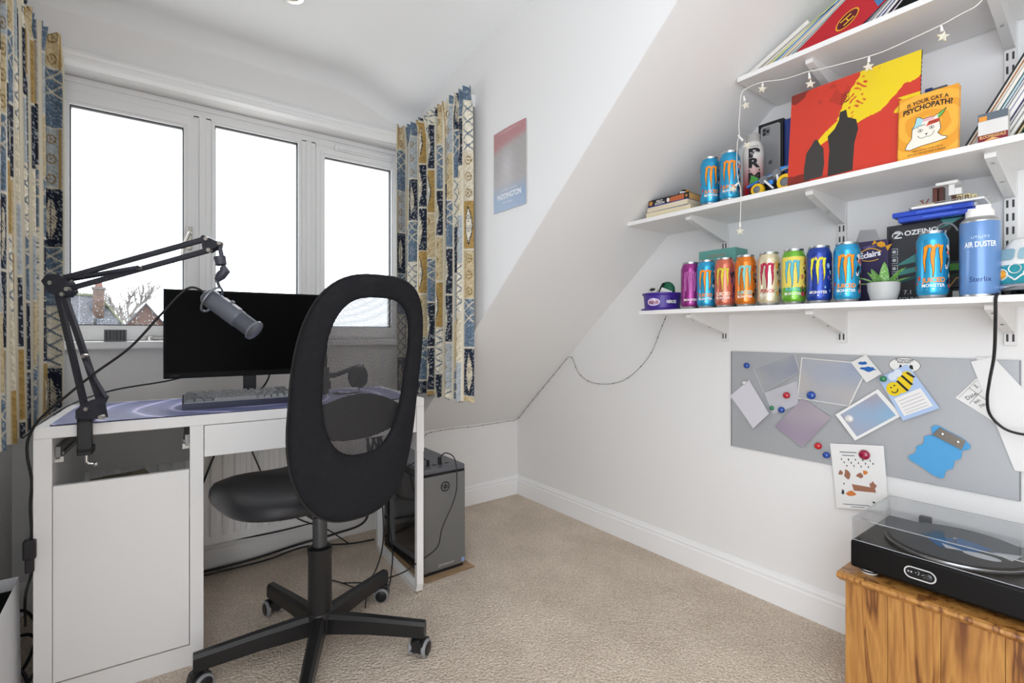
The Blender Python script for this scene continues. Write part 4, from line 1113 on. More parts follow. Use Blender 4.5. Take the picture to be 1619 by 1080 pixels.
# succulent
sx_ = -.245
pot = thing('potted_succulent', 'small striped aloe in a pale grey pot on low shelf', 'plant', (sx_, wy(1397, sx_), LOWZ), RZ)
mk('pot', lathe([(.0001, .001), (.026, 0), (.030, .004), (.0365, .030), (.0375, .050), (.0355, .051), (.034, .046), (.0001, .045)], 40, cap=False), M('#b3b5b4', .45), pot, True)
mk('soil', disc(.034, 24, .046), M('#3b3028', .95, bump=.8, bscale=200), pot)
def leaf(L_, w, bend, n_=8):
    V, Fc = [], []
    for i in range(n_ + 1):
        t = i / n_
        hw = w * (1 - t ** 2.2) ** .8 * (1 if t > .08 else .8) + .0003
        y = bend * t * t; z = L_ * t
        V += [(-hw, y - hw * .25, z), (0, y + hw * .55, z), (hw, y - hw * .25, z), (0, y - hw * .1, z)]
    for i in range(n_):
        for j in range(4):
            Fc.append((i * 4 + j, i * 4 + (j + 1) % 4, i * 4 + 4 + (j + 1) % 4, i * 4 + 4 + j))
    Fc.append((3, 2, 1, 0)); Fc.append((n_ * 4, n_ * 4 + 1, n_ * 4 + 2, n_ * 4 + 3))
    return V, Fc
m_leaf, n, L, p = node_mat('striped_aloe_leaf')
t = n.new('ShaderNodeTexCoord'); vo = n.new('ShaderNodeTexVoronoi'); vo.inputs['Scale'].default_value = 420
mp = n.new('ShaderNodeMapping'); mp.inputs['Scale'].default_value = (.5, .5, 1.1)
rr = n.new('ShaderNodeValToRGB'); rr.color_ramp.elements[0].color = (*lin('#dfe8d0'), 1); rr.color_ramp.elements[0].position = .22; rr.color_ramp.elements[1].color = (*lin('#5f9a3c'), 1); rr.color_ramp.elements[1].position = .34
L.new(t.outputs['Object'], mp.inputs[0]); L.new(mp.outputs[0], vo.inputs['Vector']); L.new(vo.outputs['Distance'], rr.inputs[0]); L.new(rr.outputs[0], p.inputs['Base Color']); p.inputs['Roughness'].default_value = .45
for az, tilt, L_, w in ((100, 6, .060, .012), (250, 28, .056, .012), (330, 40, .062, .010), (200, 52, .055, .007), (20, 30, .062, .009), (160, 30, .055, .009), (60, 60, .05, .007), (290, 8, .064, .012), (350, 62, .055, .007), (185, 70, .05, .006)):
    lf = mk('leaf', leaf(L_, w, -.010), m_leaf, pot, True)
    lf.location = (.010 * math.cos(R(az)), .010 * math.sin(R(az)), .042)
    lf.rotation_euler = (Matrix.Rotation(R(az + 90), 3, 'Z') @ Matrix.Rotation(R(tilt), 3, 'X')).to_euler()
# air duster
ax2 = -.248
ay = wy(1549, ax2)
du = thing('air_duster', 'blue aerosol air duster can with white nozzle', 'aerosol', (ax2, ay, LOWZ), face_cam(ax2, ay) + R(2))
DR = .0375
mk('body', lathe([(.036, .004), (DR, .010), (DR, .176), (.036, .180)], 48, cap=False), M('#6289bd', .3, metal=.2, coat=.3), du, True)
mk('base_rim', lathe([(.0001, .002), (.034, 0), (.0375, .001), (.0375, .005), (.035, .006)], 48, cap=False), m_alu, du, True)
mk('shoulder', lathe([(.0365, .179), (.0368, .182), (.034, .186), (.026, .193), (.019, .196), (.0001, .196)], 48, cap=False), M('#b5b6b4', .3, metal=.8), du, True)
mk('nozzle', join(mv(lathe([(.0265, .188), (.026, .206), (.022, .212), (.0001, .213)], 24, cap=False)), box(-.008, .020, -.012, .012, .206, .222, .003), box(-.022, -.008, -.006, .006, .208, .216, .002)), flat('#eceae6', .35), du, True)
mk('lettering', wrap(text('AIR DUSTER', .0125, .0, .118, w=.062, bold=.02), DR + .0004), flat('#eef2f7', .4), du)
mk('small_lettering', wrap(join(text('UTILITY', .006, .0, .138, w=.034), sheet([(-.022, .108), (.024, .108), (.024, .1087), (-.022, .1087)])), DR + .0004), flat('#cfdcec', .4), du)
mk('maker_lettering', wrap(text('Sterlix', .012, .0, .035, w=.040), DR + .0004), flat('#1d2f66', .4), du)
# toy camper van, front to the room
vx = -.20
van = thing('toy_camper_van', 'teal and white toy camper van at right end of low shelf', 'toy van', (vx, wy(1630, vx), LOWZ), face_cam(vx, wy(1630, vx)) - R(26))
van.scale = (1.28, 1.15, 1.2)
def vshell(z0, z1, f, n_=36, m=10, top=False):
    V, Fc = [], []
    for j in range(m + 1):
        z = z0 + (z1 - z0) * j / m
        w, l, cy = f(z)
        for k in range(n_):
            a = 2 * PI * k / n_
            x, y = se(a, w, l, .45)
            V.append((x, y + cy, z))
    for j in range(m):
        for k in range(n_):
            Fc.append((j * n_ + k, j * n_ + (k + 1) % n_, (j + 1) * n_ + (k + 1) % n_, (j + 1) * n_ + k))
    Fc.append(tuple(range(n_ - 1, -1, -1))); Fc.append(tuple(m * n_ + k for k in range(n_)))
    return V, Fc
def vf_low(z): return .036 - .002 * abs(z - .035) / .03, .062, .062 - .050
def vf_up(z):
    t = (z - .058) / .05
    return .0355 * (1 - .35 * t ** 3), .062 * (1 - .22 * t ** 1.6), .012 + .006 * t
mk('lower_body', vshell(.014, .060, vf_low), M('#2e93a0', .25, coat=.5), van, True)
mk('upper_body', vshell(.058, .110, vf_up), M('#e6e4de', .25, coat=.5), van, True)
mk('roof', vshell(.108, .118, lambda z: (.0235 * math.sqrt(max(.02, 1 - ((z - .106) / .0125) ** 2)), .048 * math.sqrt(max(.02, 1 - ((z - .106) / .0125) ** 2)), .019), m=6), M('#e6e4de', .25, coat=.5), van, True)
for s in (-1, 1):
    ws = mk('windscreen', xf(prism(rrect(s * .0165 - .0135, s * .0165 + .0135, .070, .092, .005), 0, .004), lambda v: Vector((v.x, -.0535 + (v.z - .06) * .30 + abs(v.x) ** 2 * 6 + v.y * .5, v.z))), M('#8fb0bb', .1, spec=.6), van)
    hl = mk('headlight', mv(xf(lathe([(.0001, .006), (.007, .004), (.0095, 0)], 20, cap=False), lambda v: Vector((v.x, -v.z, v.y))), (s * .022, -.0485, .042)), M('#d8941c', .15, coat=.6), van, True)
    mk('headlight_ring', mv(xf(lathe([(.009, 0), (.0105, .0022), (.012, 0)], 20, cap=False), lambda v: Vector((v.x, -v.z, v.y))), (s * .022, -.049, .042)), flat('#e8e6e0', .3), hl, True)
    mk('indicator', mv(sphere(.0048, 12, 8), (s * .026, -.046, .027)), M('#d8941c', .2), van, True)
    mk('side_window', box(s * .034 - .002, s * .034 + .002, -.025, .055, .072, .092, .0015), M('#8fb0bb', .1, spec=.6), van)
    mk('mirror', join(tube([(s * .034, -.035, .066), (s * .042, -.04, .070)], .0012, 6), mv(sphere(1, 10, 8), (s * .044, -.04, .072), s=(.004, .002, .006))), m_black, van, True)
mk('bumper', tube(cr([(-.036, -.02, .016), (-.034, -.046, .016), (-.015, -.056, .016), (.015, -.056, .016), (.034, -.046, .016), (.036, -.02, .016)]), .0068, 10), M('#b9bdc4', .2, metal=.9), van, True)
mk('emblem', mv(xf(lathe([(.008, 0), (.0095, .001), (.0095, -.001)], 20, cap=False), lambda v: Vector((v.x, -v.z, v.y))), (0, -.0515, .052)), flat('#e8e6e0', .3), van, True)
mk('chevron', join(*[xf(prism(quad2((0, .030), (s * .030, .058), .0025), 0, .002), lambda v: Vector((v.x, -.0525 + abs(v.x) ** 2 * 5 + v.y, v.z))) for s in (-1, 1)]), flat('#e6e4de', .3), van)
for sx in (-1, 1):
    for sy in (-.022, .045):
        mk('wheel', mv(xf(lathe([(.0001, -.006), (.013, -.006), (.0145, -.003), (.0145, .003), (.013, .006), (.0001, .006)], 20), lambda v: Vector((v.z, v.x, v.y))), (sx * .030, sy, .0145)), m_black, van, True)
# black lead hanging over the low shelf
def wp(px, py, x): q = W(px, py, x); return (q.x, q.y, q.z)
cable([wp(1590, 462, -.10), wp(1580, 464, -.2), wp(1576, 466, -.285), wp(1574, 475, -.297), wp(1574, 500, -.297), wp(1572, 560, -.25), wp(1565, 600, -.15), wp(1561, 630, -.09), wp(1565, 655, -.06), wp(1585, 676, -.05), wp(1612, 686, -.05), wp(1650, 690, -.05), (-.045, -2.36, .72), (-.016, -2.40, .55), (-.014, -2.40, .40)], .0035, 'black lead hanging from the low shelf over the magnetic board')
# ------------------------------------------------------------------ middle shelf
def pages_book(name, label, loc, rz, w, h, d, cover, pages='#dccfb4', cat='book', group=None, spine_front=False):
    """a book lying flat: w along local x, d into the shelf, h thick"""
    b = thing(name, label, cat, loc, rz, group)
    c = .0012
    if spine_front:
        mk('cover', join(box(0, w, 0, d, 0, c), box(0, w, 0, d, h - c, h), box(0, w, 0, .0015, 0, h)), M(cover, .4), b)
        mk('pages', box(.001, w - .001, .0015, d - .001, c, h - c), M(pages, .85), b)
    else:
        mk('cover', join(box(0, w, 0, d, 0, c), box(0, w, 0, d, h - c, h), box(0, w, d - .0015, d, 0, h)), M(cover, .4), b)
        mk('pages', box(.001, w - .001, .001, d - .0015, c, h - c), M(pages, .85, var=.05, vscale=400), b)
    return b
bx = -.268
yb = wy(1019, bx) - .006
GB = 'paperbacks stacked flat on the middle shelf'
pages_book('paperback', 'cream-edged paperback at the bottom of the flat stack', (bx, yb, MIDZ), RZ + .02, .198, .024, .128, '#c9c2b4', '#dccfae', group=GB)
pages_book('paperback', 'cream-edged paperback in the middle of the flat stack', (bx + .002, yb - .004, MIDZ + .0243), RZ - .01, .185, .021, .125, '#4a4a86', '#d8cbb0', group=GB)
b3 = pages_book('paperback', 'black spined paperback lying on top of the flat stack', (bx + .004, yb - .010, MIDZ + .0456), RZ + .03, .178, .026, .120, '#17181c', '#d3a868', group=GB, spine_front=True)
mk('title_lettering', join(text('PERCY', .0075, .052, .0135, -.0006, w=.030, bold=.02), text('JACKSON', .0085, .052, .0042, -.0006, w=.044, bold=.02)), flat('#e8e6e0'), b3)
mk('spine_picture', join(sheet([(.095, .004), (.158, .003), (.158, .023), (.100, .022)], -.0005)), flat('#b5623c'), b3)
mk('spine_badge', sheet(ell(.090, .013, .0065, .0085, 16), -.0008), flat('#e3dccd'), b3)
mk('gold_mark', join(sheet(ell(.012, .014, .009, .009, 14), -.0006), sheet(ell(.168, .014, .005, .005, 12), -.0006)), flat('#b5813f'), b3)
mk('series_line', sheet([(.0, .0005), (.178, .0005), (.178, .0035), (.0, .0035)], -.0007), flat('#2c3c8c'), b3)
small('toy_figure', 'tiny white and orange toy figure on the stacked paperbacks', 'toy', mv(sphere(1, 16, 10), (0, 0, .012), s=(.016, .013, .012)), flat('#dcdfe0'), (-.215, wy(1080, -.215), MIDZ + .072), RZ, True, [('black_cap', mv(sphere(1, 14, 8), (.003, 0, .019), s=(.014, .012, .006)), m_black), ('orange_arm', mv(sphere(1, 10, 8), (.018, .0, .014), s=(.010, .007, .006)), flat('#c98420')), ('black_eye', mv(sphere(.0035, 10, 8), (-.010, -.011, .012)), m_black)])
# sports drink bottle
px_ = -.15
bo = thing('sports_drink_bottle', 'white and red drink bottle with large black letters', 'bottle', (px_, wy(1191, px_), MIDZ), face_cam(px_, wy(1191, px_)) + R(6))
bo.scale = (1, 1, 1.06)
m_bot, n, L, p = node_mat('white_to_red_label')
t = n.new('ShaderNodeTexCoord'); sp_ = n.new('ShaderNodeSeparateXYZ'); rr = n.new('ShaderNodeValToRGB')
mr = n.new('ShaderNodeMapRange'); mr.inputs[1].default_value = .0; mr.inputs[2].default_value = .22
rr.color_ramp.elements[0].color = (*lin('#b0152a'), 1); rr.color_ramp.elements[0].position = .22; rr.color_ramp.elements[1].color = (*lin('#d5d2cd'), 1); rr.color_ramp.elements[1].position = .72
L.new(t.outputs['Object'], sp_.inputs[0]); L.new(sp_.outputs['Z'], mr.inputs[0]); L.new(mr.outputs[0], rr.inputs[0]); L.new(rr.outputs[0], p.inputs['Base Color']); p.inputs['Roughness'].default_value = .35
mk('body', lathe([(.0001, 0), (.030, 0), (.0345, .005), (.0345, .060), (.033, .075), (.0335, .150), (.0345, .165), (.032, .185), (.0235, .205)], 40, cap=False), m_bot, bo, True)
mk('cap', lathe([(.0235, .204), (.0245, .206), (.0245, .212), (.0225, .214), (.0225, .230), (.020, .233), (.0001, .233)], 32, cap=False), flat('#a8a6a3'), bo, True)
mk('lettering', wrap(join(*[mv(text(ch, .028, 0, 0, 0, w=.038, bold=.05), (0, 0, zc)) for ch, zc in (('P', .150), ('R', .117))] + [mv(text('I', .006, 0, 0, 0, w=.038, bold=.05), (0, 0, .104)), mv(text('M', .030, 0, 0, 0, w=.040, bold=.05), (0, 0, .068)), mv(text('E', .024, 0, 0, 0, w=.038, bold=.05), (0, 0, .038))]), .0350), m_ink, bo)
mk('small_lettering', wrap(text('HYDRATION', .005, 0, .183, w=.026), .0325), m_ink, bo)
# phone box
phx = -.085
yb0, yb1 = wy(1199, phx), wy(1238, phx)
pb = thing('phone_box', 'black phone box printed with a silver smartphone', 'box', (phx, (yb0 + yb1) / 2, MIDZ), RZ)
w = yb0 - yb1
ph_ = W(1215, 190, phx).z - MIDZ - .008
mk('box', box(-w / 2, w / 2, 0, .045, 0, ph_, .001), M('#0d0d0f', .4), pb)
m_ph = M('#9a9b9d', .35, metal=.4)
prt = mk('phone_print', sheet(rrect(-w / 2 + .010, w / 2 - .010, .02, ph_ - .012, .008), -.0006), m_ph, pb)
mk('phone_edge', join(*[sheet(quad2(a, b, .0012), -.0008) for a, b in zip(*(lambda r: (r, r[1:] + r[:1]))(rrect(-w / 2 + .010, w / 2 - .010, .02, ph_ - .012, .008)))]), flat('#c6c7c9', .3), prt)
mk('camera_square', sheet(rrect(-w / 2 + .014, -w / 2 + .042, ph_ - .046, ph_ - .017, .007), -.0009), flat('#77787b', .3), prt)
mk('lens', join(sheet(ell(-w / 2 + .022, ph_ - .025, .0058, .0058, 14), -.0012), sheet(ell(-w / 2 + .022, ph_ - .038, .0058, .0058, 14), -.0012), sheet(ell(-w / 2 + .034, ph_ - .0315, .0058, .0058, 14), -.0012)), m_ink, prt)
mk('apple_mark', join(sheet(ell(0, ph_ * .52, .007, .0075, 16), -.0010), sheet([(.0, ph_ * .52 + .008), (.004, ph_ * .52 + .013), (.004, ph_ * .52 + .009)], -.0010)), flat('#56575a', .3), prt)
# blue box files
def upright_box(label, px0, px1, x, h, d, col, name='box_file', z=MIDZ, cat='box file'):
    a, b = wy(px0, x), wy(px1, x)
    t = thing(name, label, cat, (x, (a + b) / 2, z), RZ)
    w = a - b
    mk('case', box(-w / 2, w / 2, 0, d, 0, h, .002), M(col, .45), t)
    return t, w
bf, w = upright_box('blue box file between the phone box and the red record', 1239.5, 1262, -.078, .295, .06, '#263f86')
mk('spine_line', box(-w / 2 + .003, -w / 2 + .005, -.0006, 0, .002, .283), flat('#16265a'), bf)
mk('white_pin', mv(sphere(.005, 10, 8), (.010, -.003, .235)), flat('#e6e4e0'), bf, True)
bf2, w = upright_box('blue hardback behind the red record sleeve', 1462, 1474, -.075, .25, .06, '#1f3a73', 'hardback', cat='book')
mk('spine_line', box(-w / 2, w / 2, -.0006, 0, .225, .228), flat('#c8cdd8'), bf2)
bf3, w = upright_box('charcoal metal tin beside the blue hardback', 1475, 1497, -.075, .243, .06, '#55585c', 'tin', cat='tin')
mk('lid', box(-w / 2 - .001, w / 2 + .001, -.001, .061, .205, .245, .002), M('#606367', .4, metal=.5), bf3)
# technic style buggy
tk = thing('toy_buggy', 'black blue and yellow construction-toy buggy on middle shelf', 'toy car', (-.235, wy(1212, -.235), MIDZ), RZ)
m_y = M('#e0b41c', .4); m_db = M('#2a6bb0', .35); m_gr = M('#6d6f73', .4)
def wheel_t(r, w): return xf(lathe([(r * .55, -w / 2), (r * .92, -w / 2), (r, -w * .3), (r, w * .3), (r * .92, w / 2), (r * .55, w / 2)], 24, cap=False), lambda v: Vector((v.x, v.z, v.y)))
def hub_t(r, w): return xf(lathe([(.0001, -w / 2 - .001), (r * .3, -w / 2 - .001), (r * .56, -w / 2 + .002), (r * .56, w / 2 - .002), (.0001, w / 2)], 20, cap=False), lambda v: Vector((v.x, v.z, v.y)))
for x, y, r, c in ((-.022, -.012, .021, m_y), (.066, -.012, .026, m_y), (-.022, .075, .021, m_black), (.066, .075, .026, m_black), (-.055, .03, .018, m_black)):
    wl = mk('wheel', mv(wheel_t(r, .018), (x, y, r)), c, tk, True)
    mk('wheel_hub', mv(hub_t(r, .018), (x, y, r)), m_gr if c == m_y else m_y, wl, True)
for i in range(14):
    pass
mk('chassis', join(box(-.06, .08, .005, .06, .020, .032, .002), box(-.05, .03, .01, .055, .032, .045, .002)), m_black, tk)
mk('upper_beam', bar((-.062, -.004, .040), (.11, -.004, .088), .010, .007), m_db, tk)
mk('upper_beam', bar((-.062, .055, .040), (.11, .055, .088), .010, .007), M('#27508c', .4), tk)
mk('silver_beam', bar((-.02, -.008, .05), (.10, -.008, .078), .006, .006), M('#9aa3ad', .3, metal=.6), tk)
for x, z in ((-.002, .048), (.040, .060)):
    mk('gear', mv(xf(lathe([(.0001, -.004), (.013, -.004), (.013, .004), (.0001, .004)], 18, cap=False), lambda v: Vector((v.x, v.z, v.y))), (x, -.016, z)), m_gr, tk, True)
mk('link', join(bar((.002, -.018, .045), (.030, -.018, .014), .005, .006), bar((.042, -.018, .055), (.048, -.018, .020), .005, .006)), flat('#d2d4d6'), tk)
mk('green_fin', xf(prism([(-.055, .052), (-.048, .078), (-.028, .064), (-.025, .050)], -.004, .012), lambda v: v), M('#3f8a3c', .4), tk)
mk('blue_pin', box(.014, .026, -.016, -.004, .030, .044, .002), M('#2f7ed0', .35), tk)
mk('blue_joint', box(.046, .064, -.010, .006, .068, .080, .003), M('#2f7ed0', .35), tk)
# record sleeve leaning on the boxes behind
def lean(name, label, cat, x, px0, px1, h, th, tilt, col, z=MIDZ, rough=.4, coat=.2):
    a, b = wy(px0, x), wy(px1, x)
    t = thing(name, label, cat, (x, (a + b) / 2, z), RZ, rx=0)
    t.rotation_euler = (Matrix.Rotation(RZ, 3, 'Z') @ Matrix.Rotation(-tilt, 3, 'X')).to_euler()
    return t, a - b
vinz = .299
rs, w = lean('record_sleeve', 'red and yellow record sleeve leaning on middle shelf', 'record', -.262, 1244, 1453, vinz, .004, R(6), '#fff')
w = .325
mk('sleeve', box(-w / 2, w / 2, 0, .004, 0, vinz), M('#c8402c', .35, coat=.2), rs)
# abstract red and yellow print with two dark upright shapes
def cover_print(uv):
    x, z = uv[:, 0] / w + .5, uv[:, 1] / vinz
    rg = np.random.RandomState(4)
    nse = np.zeros(len(x)); amp = 1.
    for o in range(5):
        f = 3.0 * 1.9 ** o
        for _ in range(4):
            a = rg.rand() * 2 * PI; ph0 = rg.rand() * 6.28
            nse += amp * np.sin(f * (x * np.cos(a) + z * np.sin(a)) * 2.2 + ph0) / 4
        amp *= .62
    red = np.array(lin('#c73a29')); red2 = np.array(lin('#b23526')); yel = np.array(lin('#e3c61c'))
    y1 = (x + nse * .09 > .60 + (z - 1) * .42) & (z + nse * .07 > .44 + (x - .45) * .62)
    hole = (np.sin(x * 61 + np.sin(z * 37) * 2) * np.sin(z * 71 + np.sin(x * 43) * 2) > .62) & (x + nse * .09 < .74 + (z - 1) * .42)
    y1 &= ~hole
    y2 = (x > .78) & (x + nse * .12 > .88) & (z < .62)
    y3 = ((x - .37) ** 2 / .02 + (z - .49 - (x - .37) * .8) ** 2 / .003) < 1
    dark = (z + nse * .05 < .09) & (x < .2) | ((x < .18) & (z > .84) & (nse > .25))
    c = np.where(((nse > .35) & (x < .5))[:, None], red2, red)
    c = np.where((y1 | y2 | y3)[:, None], yel, c)
    c = np.where(dark[:, None], np.array(lin('#7d2a20')), c)
    return c
gv = grid(160, 140, lambda u, v: Vector(((u - .5) * w, -.0006, v * vinz)))
pr_ = mk('cover_print', gv, attr_mat('record_cover_print', .35, coat=.2), rs)
paint(pr_, cover_print, [(v[0], v[2]) for v in gv[0]])
pd_ = mk('dark_shape', join(sheet([(-.115, .012), (-.116, .05), (-.111, .098), (-.100, .114), (-.090, .132), (-.082, .132), (-.074, .114), (-.064, .10), (-.060, .05), (-.064, .014)], -.0010)), flat('#3d3a38'), rs)
mk('dark_shape', join(sheet([(-.050, .010), (-.048, .09), (-.054, .132), (-.036, .150), (-.026, .172), (-.024, .196), (-.008, .198), (-.004, .174), (.018, .160), (.024, .13), (.016, .09), (.014, .012)], -.0010)), flat('#35322f'), rs)
mk('stamp', join(stroke([(-.022, .218), (-.004, .223), (-.003, .250), (-.020, .247), (-.022, .218)], .0010, -.0010), *[stroke([(-.018, .222 + k * .006), (-.008, .2245 + k * .006), (-.009 - (k % 2) * .006, .2265 + k * .006)], .0012, -.0010) for k in range(4)]), flat('#2a1412'), rs)
mk('spine', box(w / 2 - .0002, w / 2 + .0008, .0, .004, 0, vinz), flat('#101012'), rs)
mk('spine_lettering', join(*[box(w / 2 + .0007, w / 2 + .0011, .001, .003, .17 + k * .012, .176 + k * .012) for k in range(9)]), flat('#e8e8e8'), rs)
# cat book
cb, w = lean('cat_quiz_book', 'orange hardback with a cat drawing leaning by the record', 'book', -.272, 1420, 1512, .17, .018, R(5), '#fff')
w, h = .122, .170
m_or, n, L, p = node_mat('orange_swirl_cover')
t = n.new('ShaderNodeTexCoord'); wv = n.new('ShaderNodeTexWave'); wv.wave_type = 'RINGS'; wv.rings_direction = 'Y'
wv.inputs['Scale'].default_value = 9; wv.inputs['Distortion'].default_value = 5; wv.inputs['Detail Scale'].default_value = 1.2
mp = n.new('ShaderNodeMapping'); mp.inputs['Location'].default_value = (0, 0, -.08)
rr = n.new('ShaderNodeValToRGB'); rr.color_ramp.elements[0].color = (*lin('#dd9524'), 1); rr.color_ramp.elements[1].color = (*lin('#eca836'), 1); rr.color_ramp.elements[0].position = .4; rr.color_ramp.elements[1].position = .6
L.new(t.outputs['Object'], mp.inputs[0]); L.new(mp.outputs[0], wv.inputs['Vector']); L.new(wv.outputs['Fac'], rr.inputs[0]); L.new(rr.outputs[0], p.inputs['Base Color']); p.inputs['Roughness'].default_value = .4
mk('cover', join(box(-w / 2, w / 2, 0, .0022, 0, h), box(-w / 2, w / 2, .016, .018, 0, h), box(-w / 2, -w / 2 + .002, 0, .018, 0, h)), m_or, cb)
mk('pages', box(-w / 2 + .002, w / 2 - .002, .0022, .016, .002, h - .002), M('#d8cdb8', .8), cb)
def arc_text(s, h_, w_, cz, bow, y=-.0008, bold=.02):
    return xf(text(s, h_, 0, 0, y, w=w_, bold=bold), lambda v: Vector((v.x, v.y, v.z + cz + bow * (1 - (v.x / (w_ / 2)) ** 2))))
mk('title_lettering', join(arc_text('IS YOUR CAT A', .0095, .084, .142, .004), arc_text('PSYCHOPATH?', .0135, .100, .122, .006, bold=.03)), m_ink, cb)
face = [(-.044, .030), (-.040, .042), (-.031, .055), (-.030, .078), (-.024, .094), (-.022, .108), (-.016, .109), (-.008, .101), (.006, .103), (.014, .101), (.024, .106), (.038, .116), (.032, .104), (.024, .094), (.026, .080), (.028, .066), (.022, .056), (.030, .046), (.041, .041), (.038, .036), (.020, .033), (-.010, .031), (-.034, .026)]
fc = mk('cat_face', sheet(face, -.0010), flat('#e3ddd0'), cb)
mk('cat_outline', stroke(face + face[:1], .0012, -.0014), m_ink, fc)
mk('ear_patch', sheet([(-.031, .080), (-.024, .094), (-.022, .108), (-.016, .109), (-.008, .099), (-.012, .087)], -.0012), flat('#9fcbd2'), fc)
mk('ear_patch', sheet([(.020, .098), (.024, .106), (.038, .116), (.032, .104), (.024, .094)], -.0012), flat('#63b357'), fc)
mk('brow_patch', sheet([(-.002, .080), (.024, .084), (.025, .094), (.004, .092)], -.0012), flat('#c94b36'), fc)
mk('brow_patch', sheet([(-.010, .094), (-.006, .101), (.006, .103), (.016, .100), (.012, .094)], -.0012), flat('#d9a8b0'), fc)
mk('brow_lettering', join(text('FOOD', .0045, .013, .085, -.0015, bold=.02), text('NAPS', .004, -.010, .083, -.0015), text('HATE', .004, -.024, .080, -.0015)), m_ink, fc)
mk('eyes', join(*[join(stroke(ell(cx, cz, .0048, .0042, 14) + ell(cx, cz, .0048, .0042, 14)[:1], .0009, -.0014), sheet(ell(cx, cz, .002, .002, 10), -.0014)) for cx, cz in ((-.013, .072), (.010, .074))]), m_ink, fc)
mk('mouth', join(sheet([(-.004, .061), (.003, .062), (-.0005, .057)], -.0014), stroke([(-.018, .060), (-.015, .054), (-.008, .051), (-.001, .054), (.006, .052), (.012, .056), (.015, .064)], .0011, -.0014)), m_ink, fc)
mk('subtitle_lettering', join(text('FIND OUT IF YOUR CAT IS', .0042, .002, .0185, -.0008, w=.060), text('PSYCHIC OR MOTHER PURRESA', .0042, .0, .0105, -.0008, w=.076)), m_ink, cb)
# thin books leaning over to the right
def lean_row(z, s0, specs, ang, x0, group, name, cat):
    """s runs along the wall (= -y); each volume rests against the next"""
    s = s0
    for i, (th, hh, dd, col, lab, xo, da) in enumerate(specs):
        a = ang + da
        t = thing(name, lab, cat, (x0 + xo, -s, z), RZ, group)
        t.rotation_euler = (Matrix.Rotation(RZ, 3, 'Z') @ Matrix.Rotation(R(90) - a, 3, 'Y')).to_euler()
        mk('cover', join(box(-th, -th + .0012, 0, dd, 0, hh), box(-.0012, 0, 0, dd, 0, hh), box(-th, 0, dd - .001, dd, 0, hh)) if th > .004 else box(-th, 0, 0, dd, 0, hh), M(col, .4), t)
        if th > .004:
            mk('pages', box(-th + .0012, -.0012, .0015, dd - .001, .001, hh - .001), M('#dcd8d0', .8), t)
        yield t, th, hh
        s += th / math.sin(a) + .0008
GA = 'thin albums leaning at the right of the middle shelf'
cols = [('#1d1d20', 'black'), ('#c07a3c', 'tan'), ('#b9a08c', 'beige'), ('#e2ddd3', 'ivory'), ('#6fa3b5', 'pale teal'), ('#1f2b44', 'navy'), ('#c9c9d2', 'silver grey'), ('#d6d2df', 'pale lilac'), ('#3a3358', 'dark violet'), ('#a9a9a6', 'mid grey'), ('#8f8f8c', 'stone grey'), ('#c7a03c', 'mustard'), ('#3c7d52', 'green'), ('#141416', 'jet black')]
ths = [.004, .006, .0055, .007, .005, .006, .009, .008, .006, .009, .009, .005, .006, .014]
sp1 = [(ths[i], .255, .20, c, '%s edged thin album leaning beside the cat book' % nm if i < 7 else '%s edged thin album leaning behind the small card box' % nm, 0, 0) for i, (c, nm) in enumerate(cols)]
for t, th, hh in lean_row(MIDZ, -wy(1507, -.225) + .016, sp1, R(61), -.225, GA, 'thin_album', 'album'): pass
# small card game box in front of them
dk_, w = carton('card_game_box', 'small grey white and maroon card box in front of albums', -.283, 1546, 1594, MIDZ, .068, .024, '#cfccc8', cat='box')
mk('top_band', sheet([(-w / 2, .050), (w / 2, .050), (w / 2, .0675), (-w / 2, .0675)], -.0006), flat('#5d666e'), dk_)
mk('corner_badge', sheet([(-w / 2 + .002, .050), (-w / 2 + .016, .050), (-w / 2 + .016, .061), (-w / 2 + .002, .061)], -.0009), flat('#d98f3a'), dk_)
mk('lower_band', sheet([(-w / 2, .001), (w / 2, .001), (w / 2, .017), (-w / 2, .017)], -.0006), flat('#7a2630'), dk_)
mk('lettering', text('BLOOMINGDALE', .0065, 0, .0085, -.0009, w=w * .86, bold=.02), flat('#d8b070'), dk_)
mk('ribbon', sheet([(-w / 2 + .010, .002), (w / 2 - .014, .003), (0, .0085)], -.0008), flat('#d9a86a'), dk_)
# ------------------------------------------------------------------ top shelf: leaning magazines and thin books
GT = 'magazines leaning along the top shelf'
mag = [('#e6e4e0', 'white', .012, .21), ('#cfc9bf', 'grey-white', .006, .22), ('#e0d9a0', 'pale yellow', .004, .24), ('#7da83a', 'lime green', .007, .25), ('#5b86bd', 'blue', .004, .24), ('#dfdcd6', 'off-white', .009, .25), ('#b8963a', 'ochre', .008, .25), ('#8fb4c4', 'light blue', .006, .26), ('#33404f', 'slate', .006, .26)]
s = -wy(1182, -.262) + .0
angs = [25, 25.5, 26.5, 28, 29, 29.5, 30, 31, 31.5]
off = 0
spec = [(th, hh, .20, c, '%s edged magazine leaning low at the left of top shelf' % nm, 0, R(angs[i])) for i, (c, nm, th, hh) in enumerate(mag)]
for t, th, hh in lean_row(TOPZ, s, spec, 0., -.262, GT, 'magazine', 'magazine'): pass
